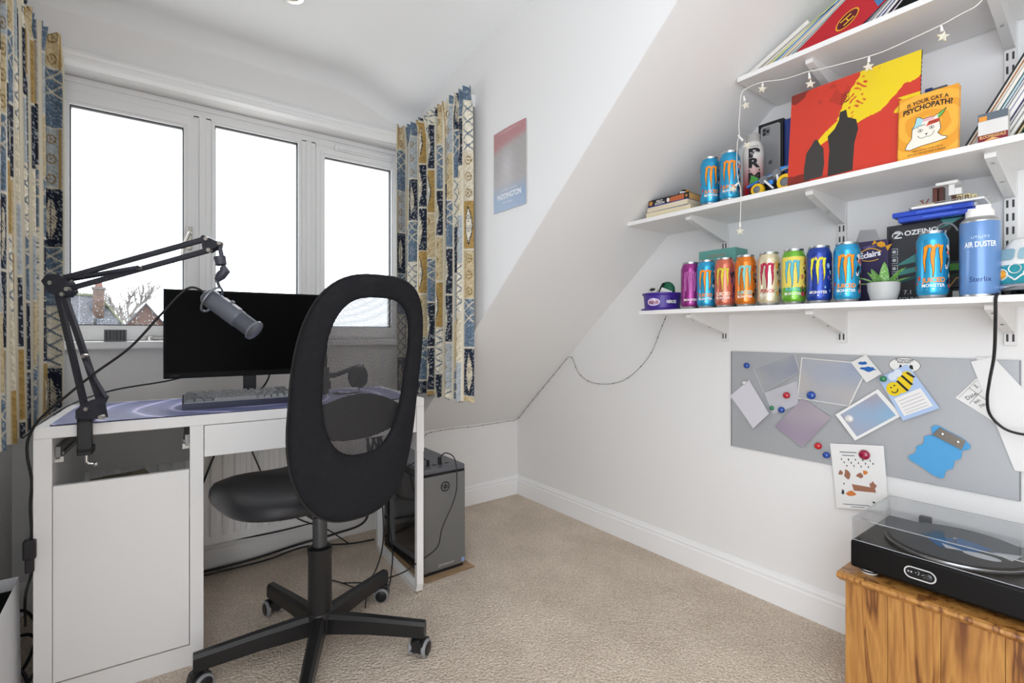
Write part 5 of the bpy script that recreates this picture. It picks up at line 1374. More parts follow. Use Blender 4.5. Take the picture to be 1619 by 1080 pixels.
# red hardback turned so that its cover shows
s2 = -wy(1264, -.268)
rb = thing('red_hardback', 'red hardback with a gold oval emblem on the top shelf', 'book', (-.272, -s2, TOPZ), RZ)
rb.rotation_euler = (Matrix.Rotation(RZ, 3, 'Z') @ Matrix.Rotation(R(90 - 34), 3, 'Y')).to_euler()
mk('cover', box(-.012, 0, .0, .19, 0, .27, .001), M('#b01020', .35), rb)
mk('front_board', xf(prism([(0, 0.002), (.085, .130), (.085, .27), (0, .27)], 0, .003), lambda v: Vector((v.x, v.y - .003, v.z))), M('#b01020', .35), rb)
eo = mk('emblem_ring', xf(join(*[sheet([a, b, c, d], -.0038) for a, b, c, d in (lambda e1, e2: [(e1[k], e1[(k + 1) % 24], e2[(k + 1) % 24], e2[k]) for k in range(24)])(ell(.040, .130, .017, .034, 24), ell(.040, .130, .0145, .030, 24))]), lambda v: v), flat('#d99a28'), rb)
mk('emblem_field', sheet(ell(.040, .130, .0145, .030, 24), -.0036), flat('#5a1420'), rb)
mk('emblem_mark', join(stroke([(.032, .115), (.036, .145)], .003, -.0040), stroke([(.046, .115), (.048, .145)], .003, -.0040), stroke([(.034, .13), (.047, .13)], .003, -.0040)), flat('#e0b030'), rb)
mk('blue_corner', sheet([(.03, .2), (.082, .19), (.084, .268), (.03, .268)], -.0036), flat('#3f6f9c'), rb)
mag2 = [('#b7902c', 'mustard', .007), ('#e4e2dc', 'white', .008), ('#b9b7b2', 'silver', .006), ('#c98a94', 'rose', .006), ('#a02436', 'crimson', .007), ('#2c5f8a', 'blue', .005), ('#3b3a36', 'charcoal', .007), ('#d6d2c8', 'cream', .009), ('#24408c', 'royal blue', .008), ('#e0ded8', 'pale grey', .006), ('#5c3a6a', 'plum', .005), ('#202022', 'black', .010)]
spec = [(th, .25, .20, c, '%s thin book leaning right of the red hardback' % nm, 0, R(38 + i * .6)) for i, (c, nm, th) in enumerate(mag2)]
for t, th, hh in lean_row(TOPZ, s2 + .100, spec, 0., -.262, 'thin books right of the red hardback', 'thin_book', 'book'): pass

# boxes that the two leaning rows come to rest against
e1 = -wy(1507, -.225) + .016 + sum(q / math.sin(R(61)) + .0008 for q in ths[:-1]) + .255 * math.cos(R(61)) + .001
e2 = s2 + .100 + sum(q[2] / math.sin(R(38 + i * .6)) + .0008 for i, q in enumerate(mag2[:-1])) + .25 * math.cos(R(38 + 11 * .6)) + .001
for lab, s_, z, h, x in (('grey storage box holding up the albums on middle shelf', e1, MIDZ, .235, -.215), ('black storage box holding up the thin books on top shelf', e2, TOPZ, .19, -.255)):
    g_ = thing('storage_box', lab, 'box', (x, -s_, z), RZ)
    mk('carton', box(0, .12, 0, .19, 0, h, .002), M('#4a4b50' if z == MIDZ else '#1c1c20', .5), g_)
    mk('lid', box(-.001, .121, -.001, .191, h - .03, h + .001, .002), M('#55565b' if z == MIDZ else '#242428', .5), g_)
# ------------------------------------------------------------------ star string lights along the shelves
m_wire = flat('#e8e6e0'); m_star = M('#efe9d6', .3, trans=.2, coat=.2)
sl = thing('star_string_light', 'white string light with star lamps draped under top shelf', 'string lights', wp(1170, 366, -.305))
so_ = Vector(sl.location)
def L2(px, py, x=-.302): return Vector(wp(px, py, x)) - so_
w1 = [Vector((-.262, -2.186, TOPZ - .034)) - so_, L2(1545, 8), L2(1520, 22), L2(1487, 40), L2(1440, 62), L2(1400, 80), L2(1374, 89), L2(1330, 101), L2(1290, 111), L2(1278, 113), L2(1240, 125), L2(1205, 130), L2(1180, 140), L2(1172, 150), L2(1169.5, 180), L2(1168, 200), L2(1169, 215), L2(1166, 225), L2(1165, 260), L2(1167, 285), L2(1171, 300), L2(1171, 330), L2(1170, 358)]
mk('wire', tube(cr(w1, 5), .0012, 6), m_wire, sl, True)
def star_vf(r):
    P5 = [((r if k % 2 == 0 else r * .45) * math.sin(PI * k / 5), (r if k % 2 == 0 else r * .45) * math.cos(PI * k / 5)) for k in range(10)]
    V = [(a, -.002, c) for a, c in P5] + [(a, .002, c) for a, c in P5] + [(0, -.006, 0), (0, .006, 0)]
    return V, [(k, (k + 1) % 10, 20) for k in range(10)] + [((k + 1) % 10 + 10, k + 10, 21) for k in range(10)] + [(k, k + 10, (k + 1) % 10 + 10, (k + 1) % 10) for k in range(10)]
sv = star_vf(.0135)
for px, py, hx_, hy_, a in ((1491, 58, 1488, 41, .2), (1373, 106, 1374, 90, -.1), (1281, 133, 1279, 115, .1), (1205, 141, 1206, 131, .2), (1179, 167, 1176, 152, -.2), (1181, 230, 1167, 214, .6), (1158, 299, 1168, 288, .3), (1170, 366, 1170, 352, 0)):
    c = L2(px, py, -.305)
    s_o = mk('star_lamp', mv(sv, (0, 0, 0), rz=R(-60), ry=a), m_star, sl)
    s_o.location = c
    mk('lamp_holder', tube([L2(hx_, hy_) - c, (L2(hx_, hy_) - c) * .45], [.0022, .004], 8), m_wire, s_o, True)
# micro lights pinned along the edge of the sloping ceiling
ml = thing('micro_string_light', 'thin wire of tiny lights along the slope edge and knee wall', 'string lights', (-.012, -.02, KZ - .005))
mo2 = Vector(ml.location)
pts = [wp(1054, 498, -.012), wp(1045, 520, -.012), wp(1025, 565, -.012), wp(985, 602, -.012), wp(940, 606, -.012), wp(915, 590, -.012), wp(902, 564, -.012)]
for k in range(1, 6):
    y = -.46 * (1 - k / 5) - .012
    pts.append((-.010, y, slope_z(y) - .010))
pts += [(-.1, -.012, KZ - .006), (-.3, -.012, KZ - .010), (-.5, -.012, KZ - .006), (-.62, -.012, KZ - .012), (-.66, -.02, KZ - .03)]
PT = cr(pts, 6)
mk('wire', tube([p_ - mo2 for p_ in PT], .0014, 5), flat('#8a8884'), ml, True)
bl = bpy.data.meshes.new('bulb')
bv = sphere(.0032, 8, 6); bl.from_pydata(bv[0], [], bv[1]); bl.materials.append(flat('#6a6866'))
for i in range(2, len(PT), 3):
    b = bpy.data.objects.new('bulb', bl); COL.objects.link(b); b.parent = ml; b.location = PT[i] - mo2
# ------------------------------------------------------------------ magnetic board
MBY0, MBY1, MBZ0, MBZ1 = -1.401, -2.204, .551, .925
mb_ = thing('magnetic_board', 'brushed grey steel memo board on the wall under shelves', 'memo board', (-.001, (MBY0 + MBY1) / 2, MBZ0), RZ)
hw = (MBY0 - MBY1) / 2
mk('steel_sheet', box(-hw, hw, -.008, 0, 0, MBZ1 - MBZ0, .001), M('#aeb0b3', .38, metal=.2, name='brushed_steel'), mb_)
mk('edge_trim', join(box(-hw - .001, -hw + .0015, -.0088, 0, 0, MBZ1 - MBZ0), box(hw - .0015, hw + .001, -.0088, 0, 0, MBZ1 - MBZ0)), M('#7d7f82', .4, metal=.6), mb_)
mk('fixing_clip', box(.315, .335, -.010, 0, MBZ1 - MBZ0 - .002, MBZ1 - MBZ0 + .006, .001), m_metal_w, mb_)
BX = -.010
def pap(pts, lay, name, label, cat, col, curl=0., border=None, fill=None, rough=.55):
    """a sheet pinned to the board: corners measured in order, layer counts outwards"""
    x = BX - .0012 * lay
    C4 = [W(px, py, x) for px, py in pts]
    c0 = sum(C4, Vector()) / len(C4)
    zlo = min(q.z for q in C4)
    t = thing(name, label, cat, (x, c0.y, zlo), RZ)
    loc = [(-(q.y - c0.y), q.z - zlo) for q in C4]
    if len(loc) == 4 and curl:
        a, b, c, d = [Vector(q) for q in loc]
        def f(u, v):
            q = (a * (1 - u) + b * u) * (1 - v) + (d * (1 - u) + c * u) * v
            return Vector((q.x, -curl * (abs(v - .0) ** 2.2), q.y))
        vf = grid(8, 8, f)
        V = list(vf[0]) + [q + Vector((0, .0004, 0)) for q in vf[0]]
        vf = (V, vf[1] + [tuple(i + 81 for i in reversed(q)) for q in vf[1]])
    else:
        vf = prism(loc, 0, .0004)
    mk('sheet', vf, M(col, rough, spec=.4), t, bool(curl))
    if border:
        k = border
        ctr = Vector((sum(q[0] for q in loc) / len(loc), sum(q[1] for q in loc) / len(loc)))
        inn = [tuple(ctr + (Vector(q) - ctr) * k) for q in loc]
        if len(loc) == 4 and curl:
            def f2(u, v):
                u, v = .5 + (u - .5) * k, .5 + (v - .5) * k
                q = (a * (1 - u) + b * u) * (1 - v) + (d * (1 - u) + c * u) * v
                return Vector((q.x, -curl * (abs(v) ** 2.2) - .0005, q.y))
            mk('picture', grid(8, 8, f2), fill, t, True)
        else:
            mk('picture', sheet(inn, -.0007), fill, t)
    return t, loc
def blur_mat(c1, c2, sc_=9.):
    m, n, L, p = node_mat('soft_blurred_print')
    t = n.new('ShaderNodeTexCoord'); nz = n.new('ShaderNodeTexNoise'); nz.inputs['Scale'].default_value = sc_; nz.inputs['Detail'].default_value = 0
    r = n.new('ShaderNodeValToRGB'); r.color_ramp.elements[0].position = .35; r.color_ramp.elements[1].position = .65
    r.color_ramp.elements[0].color = (*lin(c1), 1); r.color_ramp.elements[1].color = (*lin(c2), 1)
    L.new(t.outputs['Object'], nz.inputs['Vector']); L.new(nz.outputs['Fac'], r.inputs[0]); L.new(r.outputs[0], p.inputs['Base Color']); p.inputs['Roughness'].default_value = .45
    return m
pap([(1191, 583), (1256, 559), (1266, 588), (1208, 621)], 1, 'photo_print', 'blurred grey photo at the top left of the board', 'photo', '#c9c8c6', .004, .97, blur_mat('#a3a4a6', '#8f93a0'))
pap([(1267, 565), (1376, 575), (1343, 643), (1260, 630)], 2, 'photo_print', 'large pale blurred photo in the middle of the board', 'photo', '#dcdad6', 0, .955, blur_mat('#b3aeac', '#98a2b4', 7))
pap([(1208, 621), (1261, 602), (1262, 640), (1222, 655)], 3, 'note_card', 'plain lilac grey card under the red magnet', 'card', '#b9b8bf', 0)
pap([(1154, 626), (1184, 601), (1218, 654), (1193, 677)], 4, 'note_card', 'white folded card curling off the left board edge', 'card', '#cfcdd4', .012)
pap([(1269, 630), (1314, 660), (1269, 708), (1226, 674)], 4, 'photo_print', 'square mauve blurred photo set as a diamond', 'photo', '#a9a4aa', .003, .985, blur_mat('#93849a', '#a9a0a6', 6))
pap([(1388, 615), (1426, 657), (1354, 696), (1323, 655)], 5, 'photo_print', 'white bordered photo with blue blurred picture', 'photo', '#e2e1df', .012, .84, blur_mat('#9d9aa8', '#86a9c6', 9))
t, q = pap([(1345, 573), (1369, 561), (1394, 591), (1370, 605)], 6, 'fish_card', 'white card with two blue splashes on the board', 'card', '#dcdbd8')
c0 = Vector((sum(a for a, b in q) / 4, sum(b for a, b in q) / 4))
def splash(cx, cz, rx, rz, seed):
    rg = random.Random(seed)
    return sheet([(cx + rx * math.cos(a) * rg.uniform(.8, 1.2), cz + rz * math.sin(a) * rg.uniform(.6, 1.3)) for a in [2 * PI * k / 16 for k in range(16)]], -.0008)
mk('splash', splash(c0.x - .009, c0.y + .016, .013, .006, 1), flat('#1f5fa8'), t)
mk('splash', splash(c0.x + .006, c0.y - .002, .020, .008, 2), flat('#1f5fa8'), t)
# oval sticker
ov = W(1430, 577.5, BX - .0006)
os_ = thing('oval_sticker', 'white oval sticker with black rim at the board top', 'sticker', (ov.x, ov.y, ov.z - .024), RZ)
mk('disc', prism(ell(0, .024, .0405, .0245, 36), 0, .0006), flat('#e4e3e0'), os_)
mk('rim', stroke(ell(0, .024, .039, .023, 36) + ell(0, .024, .039, .023, 36)[:1], .0016, -.0004), m_ink, os_)
mk('lettering', join(text('BUTTERSTONES', .0055, 0, .037, -.0004, w=.044, bold=.02), text('RAILWAY', .006, 0, .030, -.0004, w=.034, bold=.02)), m_ink, os_)
mk('engine_mark', join(sheet([(-.014, .016), (-.006, .018), (-.008, .026), (-.012, .024)], -.0004), sheet([(.010, .014), (.022, .012), (.020, .024), (.014, .026)], -.0004)), m_ink, os_)
# bee card
t, q = pap([(1388, 598), (1434, 576), (1487, 645), (1429, 665)], 4, 'bee_card', 'light blue party card with a smiling striped bee', 'card', '#a9bfe0', .010)
A_, B_, C_, D_ = [Vector(p_) for p_ in q]
def bee(u, v, lift=0.):
    p_ = (A_ * (1 - u) + B_ * u) * (1 - v) + (D_ * (1 - u) + C_ * u) * v
    return Vector((p_.x, -.010 * v ** 2.2 - .0008 - lift, p_.y))
def bquad(u0, u1, v0, v1, lift=0., n_=6): return grid(n_, n_, lambda a, b: bee(u0 + (u1 - u0) * a, v0 + (v1 - v0) * b, lift))
def bell(cu, cv, ru, rv, lift, rot=0., n_=24):
    vs = [bee(cu, cv, lift)] + [bee(cu + ru * math.cos(2 * PI * k / n_) * math.cos(rot) - rv * math.sin(2 * PI * k / n_) * math.sin(rot), cv + ru * math.cos(2 * PI * k / n_) * math.sin(rot) + rv * math.sin(2 * PI * k / n_) * math.cos(rot), lift) for k in range(n_)]
    return vs, [(0, 1 + k, 1 + (k + 1) % n_) for k in range(n_)]
tp = mk('text_panel', bquad(.10, .90, .52, .92), flat('#e4e2e0'), t)
pl_ = mk('print_lines', join(*[bquad(.18, .82, v, v + .008, .0003, 2) for v in (.60, .67, .74, .81, .87)]), flat('#8d8f98'), tp)
pl_['kind'] = 'stuff'
mk('bee_body', join(bell(.62, .30, .34, .155, .0003, -.38), bell(.25, .34, .22, .15, .0005)), flat('#e3c51c'), t)
mk('bee_stripe', join(*[grid(2, 8, lambda a, b: bee(cu + .07 * a + .10 * (b - .5), .30 - (cu - .62) * .35 + (b - .5) * hgt, .0007)) for cu, hgt in ((.48, .27), (.68, .25), (.86, .15))]), m_ink, t)
mk('bee_wing', join(bell(.42, .10, .13, .08, .0004), bell(.62, .08, .12, .08, .0006)), flat('#d3dbe8'), t)
mk('bee_smile', join(*[bell(.25 + .10 * math.cos(a), .35 + .07 * math.sin(a), .018, .012, .0009, n_=8) for a in [R(d) for d in range(20, 161, 14)]], bell(.20, .29, .025, .018, .0009, n_=10), bell(.32, .28, .025, .018, .0009, n_=10)), m_ink, t)
# timetable scrap and big blank sheet
t, q = pap([(1510.5, 629), (1544, 598), (1580, 632), (1570, 666)], 2, 'timetable_scrap', 'white handwritten timetable corner under the blank sheet', 'paper', '#e1e0de')
A_, B_, C_, D_ = [Vector(p_) for p_ in q]
def tpt(u, v): p_ = (A_ * (1 - u) + B_ * u) * (1 - v) + (D_ * (1 - u) + C_ * u) * v; return (p_.x, p_.y)
mk('ruled_lines', join(stroke([tpt(.58, .05), tpt(.62, .9)], .0009, -.0006), stroke([tpt(.1, .34), tpt(.95, .40)], .0009, -.0006), stroke([tpt(.06, .06), tpt(.95, .06)], .0006, -.0006)), m_ink, t)
hand = lambda s_, u, v, h_: mv(text(s_, h_, 0, 0, 0, align='LEFT'), (tpt(u, v)[0], -.0007, tpt(u, v)[1]), ry=R(-40))
mk('handwriting', join(hand('Date', .16, .25, .010), hand('6th', .22, .46, .008), hand('7th', .20, .62, .008), hand('S', .72, .22, .010)), m_ink, t)
pap([(1535, 572), (1570, 564), (1640, 638), (1640, 750), (1604, 744)], 4, 'blank_sheet', 'large blank white sheet hanging at the right board end', 'paper', '#e2e1e0')
# wavy blue clipboard magnet
def c3(x, y): return (1280 + x / 4.776, 670 + y / 4.776)
cl_pts = [c3(*p_) for p_ in ((920, 30), (940, 12), (975, 14), (1060, 62), (1160, 112), (1215, 160), (1215, 188), (1190, 197), (1150, 205), (1150, 240), (1140, 265), (1095, 280), (1090, 310), (1080, 340), (1035, 350), (1022, 380), (1015, 408), (985, 410), (930, 385), (840, 320), (770, 280), (748, 258), (752, 240), (790, 225), (808, 205), (806, 175), (815, 165), (858, 155), (866, 130), (866, 98), (885, 90), (935, 82), (925, 60))]
t, q = pap(cl_pts, 2, 'clip_board', 'small blue wavy-edged clipboard with a metal clip', 'clipboard', '#4f9fd4', rough=.35)
bp_ = mk('backing', prism(q, -.003, 0), M('#4f9fd4', .3, coat=.3), t)
x_ = BX - .0024
cq = [W(*c3(*p_), x_ - .004) for p_ in ((985, 28), (1180, 128), (1150, 195), (930, 82))]
cl2 = [(-(p_.y - t.location.y), p_.z - t.location.z) for p_ in cq]
cm = mk('metal_clip', prism(cl2, -.0085, -.003), M('#a5a09a', .25, metal=1.), t)
cv = Vector(((sum(a for a, b in cl2)) / 4, sum(b for a, b in cl2) / 4))
du_ = (Vector(cl2[1]) - Vector(cl2[0])) * .30
for s in (-1, 1):
    mk('rivet', xf(lathe([(.004, 0), (.004, .0012), (.0022, .002)], 14), lambda v: Vector((cv.x + s * du_.x + v.x, -.0085 - v.z, cv.y + s * du_.y + v.y))), m_chrome, cm, True)
# printed sheet under the dark red magnet
t, q = pap([(1312, 701), (1397, 705), (1406, 808), (1324, 802)], 5, 'activity_sheet', 'white printed activity sheet hanging below the board', 'paper', '#e3e2e0', .006)
A_, B_, C_, D_ = [Vector(p_) for p_ in q]
def apt(u, v): p_ = (A_ * (1 - u) + B_ * u) * (1 - v) + (D_ * (1 - u) + C_ * u) * v; return (p_.x, p_.y, v)
def ash(pts): return [(a, -.006 * v ** 2.2 - .0008, c) for a, c, v in [apt(u, v) for u, v in pts]], [tuple(range(len(pts)))]
rg = random.Random(9)
def ab(cu, cv_, ru, rv): return ash([(cu + ru * math.cos(2 * PI * k / 9) * rg.uniform(.6, 1.3), cv_ + rv * math.sin(2 * PI * k / 9) * rg.uniform(.6, 1.3)) for k in range(9)])
mk('brown_print', join(ab(.28, .47, .07, .09), ab(.52, .48, .07, .04), ab(.75, .62, .06, .07), ash([(.35, .62), (.78, .66), (.80, .73), (.38, .72)]), ab(.15, .46, .05, .04)), flat('#9a6a55'), t)
mk('orange_print', join(ab(.32, .77, .10, .04), ab(.62, .43, .05, .04)), flat('#cf7a3c'), t)
mk('dark_print', join(*[ab(.2 + .045 * k, .24 + .05 * (k % 3), .012, .018) for k in range(14)], ab(.16, .75, .03, .04), ab(.74, .88, .03, .015), ab(.2, .62, .015, .015)), flat('#3a4046'), t)
pl_ = mk('print_lines', join(ash([(.18, .12), (.50, .12), (.50, .135), (.18, .135)]), ash([(.22, .17), (.46, .17), (.46, .185), (.22, .185)]), ash([(.14, .93), (.66, .93), (.66, .942), (.14, .942)]), ash([(.30, .965), (.56, .965), (.56, .975), (.30, .975)])), flat('#7d7f84'), t)
pl_['kind'] = 'stuff'
# round magnets
def magnet(px, py, r, col, label, lay=2, cat='magnet'):
    x = BX - .0012 * lay
    q_ = W(px, py, x)
    m_ = thing('magnet', label, cat, (x, q_.y, q_.z - r), RZ, 'round magnets on the board')
    mk('dome', xf(lathe([(r, 0), (r, .004), (r * .9, .0085), (r * .6, .0115), (.0001, .0125)], 24, cap=False), lambda v: Vector((v.x, -v.z, v.y + r))), M(col, .2, coat=.6), m_, True)
    mk('magnet_disc', xf(lathe([(r * .8, 0), (r * .8, .001)], 16), lambda v: Vector((v.x, v.z, v.y + r))), m_black, m_)
B1, R1, G1, W1 = '#1748a0', '#b5152c', '#1f7a50', '#dcdad6'
magnet(1181, 578, .0108, B1, 'blue magnet alone at the top left board corner')
magnet(1177.5, 605, .0070, W1, 'small white magnet holding the white folded card', 6)
magnet(1221, 645, .0078, G1, 'small green magnet touching a blue one')
magnet(1236, 648, .0112, B1, 'blue magnet touching the small green one', 4)
magnet(1244, 625, .0118, R1, 'red magnet on the lilac grey card', 5)
magnet(1283, 625, .0138, B1, 'large blue magnet holding the middle photo', 6)
magnet(1397, 599, .0095, G1, 'green magnet at the bee card corner', 7)
magnet(1343, 662, .0130, W1, 'large white magnet on the bordered photo', 7)
magnet(1294, 705, .0115, '#c01420', 'red magnet near the board bottom edge')
magnet(1307, 719.5, .0108, B1, 'blue magnet at the activity sheet edge')
magnet(1367, 719, .0155, '#96103c', 'large dark red magnet holding the activity sheet', 7)

# ------------------------------------------------------------------ pine chest and record player
m_pine = []
for i in range(3):
    m, n, L, p = node_mat('varnished_pine_%d' % i)
    t = n.new('ShaderNodeTexCoord'); mp = n.new('ShaderNodeMapping'); mp.inputs['Scale'].default_value = (1., 1., .09); mp.inputs['Location'].default_value = (i * 3.1, i * 1.7, i * .7)
    wv = n.new('ShaderNodeTexNoise'); wv.inputs['Scale'].default_value = 26; wv.inputs['Detail'].default_value = 2.5; wv.inputs['Distortion'].default_value = 1.1
    fn_ = n.new('ShaderNodeTexNoise'); fn_.inputs['Scale'].default_value = 160; fn_.inputs['Detail'].default_value = 3
    r = n.new('ShaderNodeValToRGB')
    for k, (ps, c) in enumerate(((.30, '#6f4220'), (.41, '#a8753c'), (.50, '#b98747'), (.57, '#a06c35'), (.62, '#63391a'), (.68, '#9b6a36'))):
        e = r.color_ramp.elements[k] if k < 2 else r.color_ramp.elements.new(ps)
        e.position = ps; e.color = (*lin(c), 1)
    mx = n.new('ShaderNodeMix'); mx.data_type = 'RGBA'; mx.blend_type = 'MULTIPLY'; mx.inputs[0].default_value = .35
    r2 = n.new('ShaderNodeValToRGB'); r2.color_ramp.elements[0].color = (.6, .5, .4, 1); r2.color_ramp.elements[0].position = .35; r2.color_ramp.elements[1].position = .6
    L.new(t.outputs['Object'], mp.inputs[0]); L.new(mp.outputs[0], wv.inputs['Vector']); L.new(mp.outputs[0], fn_.inputs['Vector'])
    L.new(wv.outputs['Fac'], r.inputs[0]); L.new(fn_.outputs['Fac'], r2.inputs[0]); L.new(r.outputs[0], mx.inputs[6]); L.new(r2.outputs[0], mx.inputs[7]); L.new(mx.outputs[2], p.inputs['Base Color'])
    p.inputs['Roughness'].default_value = .35; p.inputs['Coat Weight'].default_value = .15
    m_pine.append(m)
CHX, CHY, CHZ, CHL = -.352, -1.915, .353, .62
chest = thing('pine_chest', 'varnished pine chest with moulded top under the record player', 'chest', (0, CHY, 0), RZ)
xw = [.0, .095, .20, .31, .40, .51, CHL]
for i in range(6):
    mk('plank', box(xw[i] + .0004, xw[i + 1] - .0004, CHX, CHX + .018, .0, CHZ - .026, .0008), m_pine[i % 3], chest)
mk('end_panel', join(box(.0, .018, CHX + .018, -.03, 0, CHZ - .026), box(CHL - .018, CHL, CHX + .018, -.03, 0, CHZ - .026)), m_pine[1], chest)
mk('back_panel', box(.018, CHL - .018, -.045, -.03, .0, CHZ - .026), m_pine[2], chest)
mp_ = [(CHX + .012, CHZ - .026), (CHX - .004, CHZ - .025), (CHX - .008, CHZ - .020), (CHX - .016, CHZ - .017), (CHX - .022, CHZ - .010), (CHX - .020, CHZ - .003), (CHX - .012, CHZ), (-.022, CHZ), (-.022, CHZ - .026)]
tp_ = mk('moulded_top', xf(prism(mp_, -.014, CHL + .014), lambda v: Vector((v.y, v.x, v.z))), m_pine[0], chest)
# record player
RPX0, RPX1 = -.338, -.032
rp_ = thing('record_player', 'black record player with a clear hinged lid on pine chest', 'record player', (0, -1.922, CHZ), RZ)
PW = .42
z0, z1 = .014, .085
mk('plinth', box(0, PW, RPX0, RPX1, z0, z1, .006, 3), M('#08080a', .35, spec=.25), rp_)
for x in (.035, PW - .035):
    for y in (RPX0 + .03, RPX1 - .03):
        ft = mk('foot', mv(lathe([(.017, 0), (.019, .002), (.019, .012), (.017, .0145)], 24), (x, y, 0)), flat('#d9d7d3'), rp_, True)
        mk('foot_ring', mv(lathe([(.0195, .005), (.0195, .009)], 24, cap=False), (x, y, 0)), m_ink, ft, True)
pl = mk('platter', mv(lathe([(.0001, 0), (.142, 0), (.146, .004), (.146, .012), (.0001, .012)], 64, cap=False), (.185, (RPX0 + RPX1) / 2, z1)), M('#111113', .4, spec=.3), rp_, True)
mk('platter_rim', mv(lathe([(.1462, .003), (.1475, .007), (.1462, .011)], 64, cap=False), (.185, (RPX0 + RPX1) / 2, z1)), M('#9a9b9e', .25, metal=.9), pl, True)
rec = mk('slip_mat', mv(lathe([(.0001, .0122), (.138, .0122), (.138, .0145), (.0001, .0145)], 64, cap=False), (.185, (RPX0 + RPX1) / 2, z1)), M('#2d2e31', .5), rp_, True)
mk('slip_mat_print', mv(join(xf(sheet([(-.05, -.02), (.0, .05), (.07, .02), (.04, -.05), (-.02, -.06)]), lambda v: Vector((v.x, v.z, .0149)))), (.185, (RPX0 + RPX1) / 2, z1)), flat('#1f5a8c'), rec)
mk('slip_mat_print', mv(join(xf(sheet(ell(.06, -.05, .035, .018, 20)), lambda v: Vector((v.x, v.z, .0151))), xf(sheet([(-.02, -.03), (.03, -.045), (-.005, -.06)]), lambda v: Vector((v.x, v.z, .0151))), xf(sheet([(.07, .0), (.12, .03), (.11, -.03)]), lambda v: Vector((v.x, v.z, .0151)))), (.185, (RPX0 + RPX1) / 2, z1)), flat('#b9bcc0'), rec)
mk('spindle', mv(lathe([(.0036, .014), (.0036, .026), (.0015, .028)], 12), (.185, (RPX0 + RPX1) / 2, z1)), m_chrome, rp_, True)
ta = mk('tone_arm', join(tube([(.36, RPX1 - .06, z1 + .03), (.355, RPX0 + .14, z1 + .03), (.335, RPX0 + .085, z1 + .028)], .0045, 8), mv(lathe([(.022, 0), (.022, .02), (.012, .024), (.012, .034)], 20), (.36, RPX1 - .065, z1))), m_black, rp_, True)
mk('head_shell', mv(box(-.008, .008, -.02, .005, -.006, .004, .001), (.332, RPX0 + .08, z1 + .027), rz=.4), m_black, ta)
bd = mk('badge_ring', join(*[sheet([a, b, c, d], RPX0 - .0006) for a, b, c, d in (lambda e1, e2: [(e1[k], e1[(k + 1) % len(e1)], e2[(k + 1) % len(e1)], e2[k]) for k in range(len(e1))])(rrect(.118, .182, .033, .063, .0149, 8), rrect(.121, .179, .036, .060, .0119, 8))]), flat('#c9c9c8', .35), rp_)
mk('badge_panel', sheet(rrect(.121, .179, .036, .060, .0119, 8), RPX0 - .0004), flat('#1a1a1c', .3), bd)
mk('control_knob', mv(xf(lathe([(.008, 0), (.008, .004), (.006, .005), (.0001, .005)], 20, cap=False), lambda v: Vector((v.x, -v.z, v.y))), (.167, RPX0 - .0004, .048)), M('#4b4c50', .3, metal=.7), bd, True)
mk('control_marks', join(sheet(ell(.127, .049, .0022, .0022, 12), RPX0 - .0008), sheet(ell(.133, .049, .0022, .0022, 12), RPX0 - .0008), sheet(ell(.142, .050, .0012, .0012, 8), RPX0 - .0008), stroke([(.146, .045), (.149, .050), (.147, .055)], .001, RPX0 - .0008), stroke([(.153, .047), (.161, .052), (.158, .042)], .001, RPX0 - .0008)), flat('#b5b6b8'), bd)
# lid: five clear walls
m_lid = glass_mat('clear_acrylic', (.97, .975, .98), 1.35, .01)
lz0, lz1 = z1 + .001, z1 + .060
th = .003
lid = mk('lid', join(box(.004, PW - .004, RPX0 + .004, RPX1 - .004, lz1 - th, lz1), box(.004, PW - .004, RPX0 + .004, RPX0 + .004 + th, lz0, lz1 - th), box(.004, PW - .004, RPX1 - .004 - th, RPX1 - .004, lz0, lz1 - th), box(.004, .004 + th, RPX0 + .007, RPX1 - .007, lz0, lz1 - th), box(PW - .004 - th, PW - .004, RPX0 + .007, RPX1 - .007, lz0, lz1 - th)), m_lid, rp_)
mk('lid_edge', join(*[tube([a, b], .0012, 6) for a, b in (((.004, RPX0 + .004, lz1), (PW, RPX0 + .004, lz1)), ((.004, RPX0 + .004, lz1), (.004, RPX1 - .004, lz1)), ((.004, RPX0 + .004, lz0), (.004, RPX0 + .004, lz1)), ((.004, RPX1 - .004, lz1), (PW, RPX1 - .004, lz1)), ((.004, RPX0 + .004, lz0 + .001), (PW, RPX0 + .004, lz0 + .001)))]), M('#cfd3d6', .15, spec=.8, trans=.5), lid, True)
for x in (.09, .33):
    hg = mk('hinge', box(x - .014, x + .014, RPX1 - .012, RPX1 + .006, z1 - .006, z1 + .022, .003), m_black, rp_)
mk('lid_rest', join(box(.012, .018, RPX0 + .012, RPX0 + .018, z1, z1 + .006)), m_black, rp_)

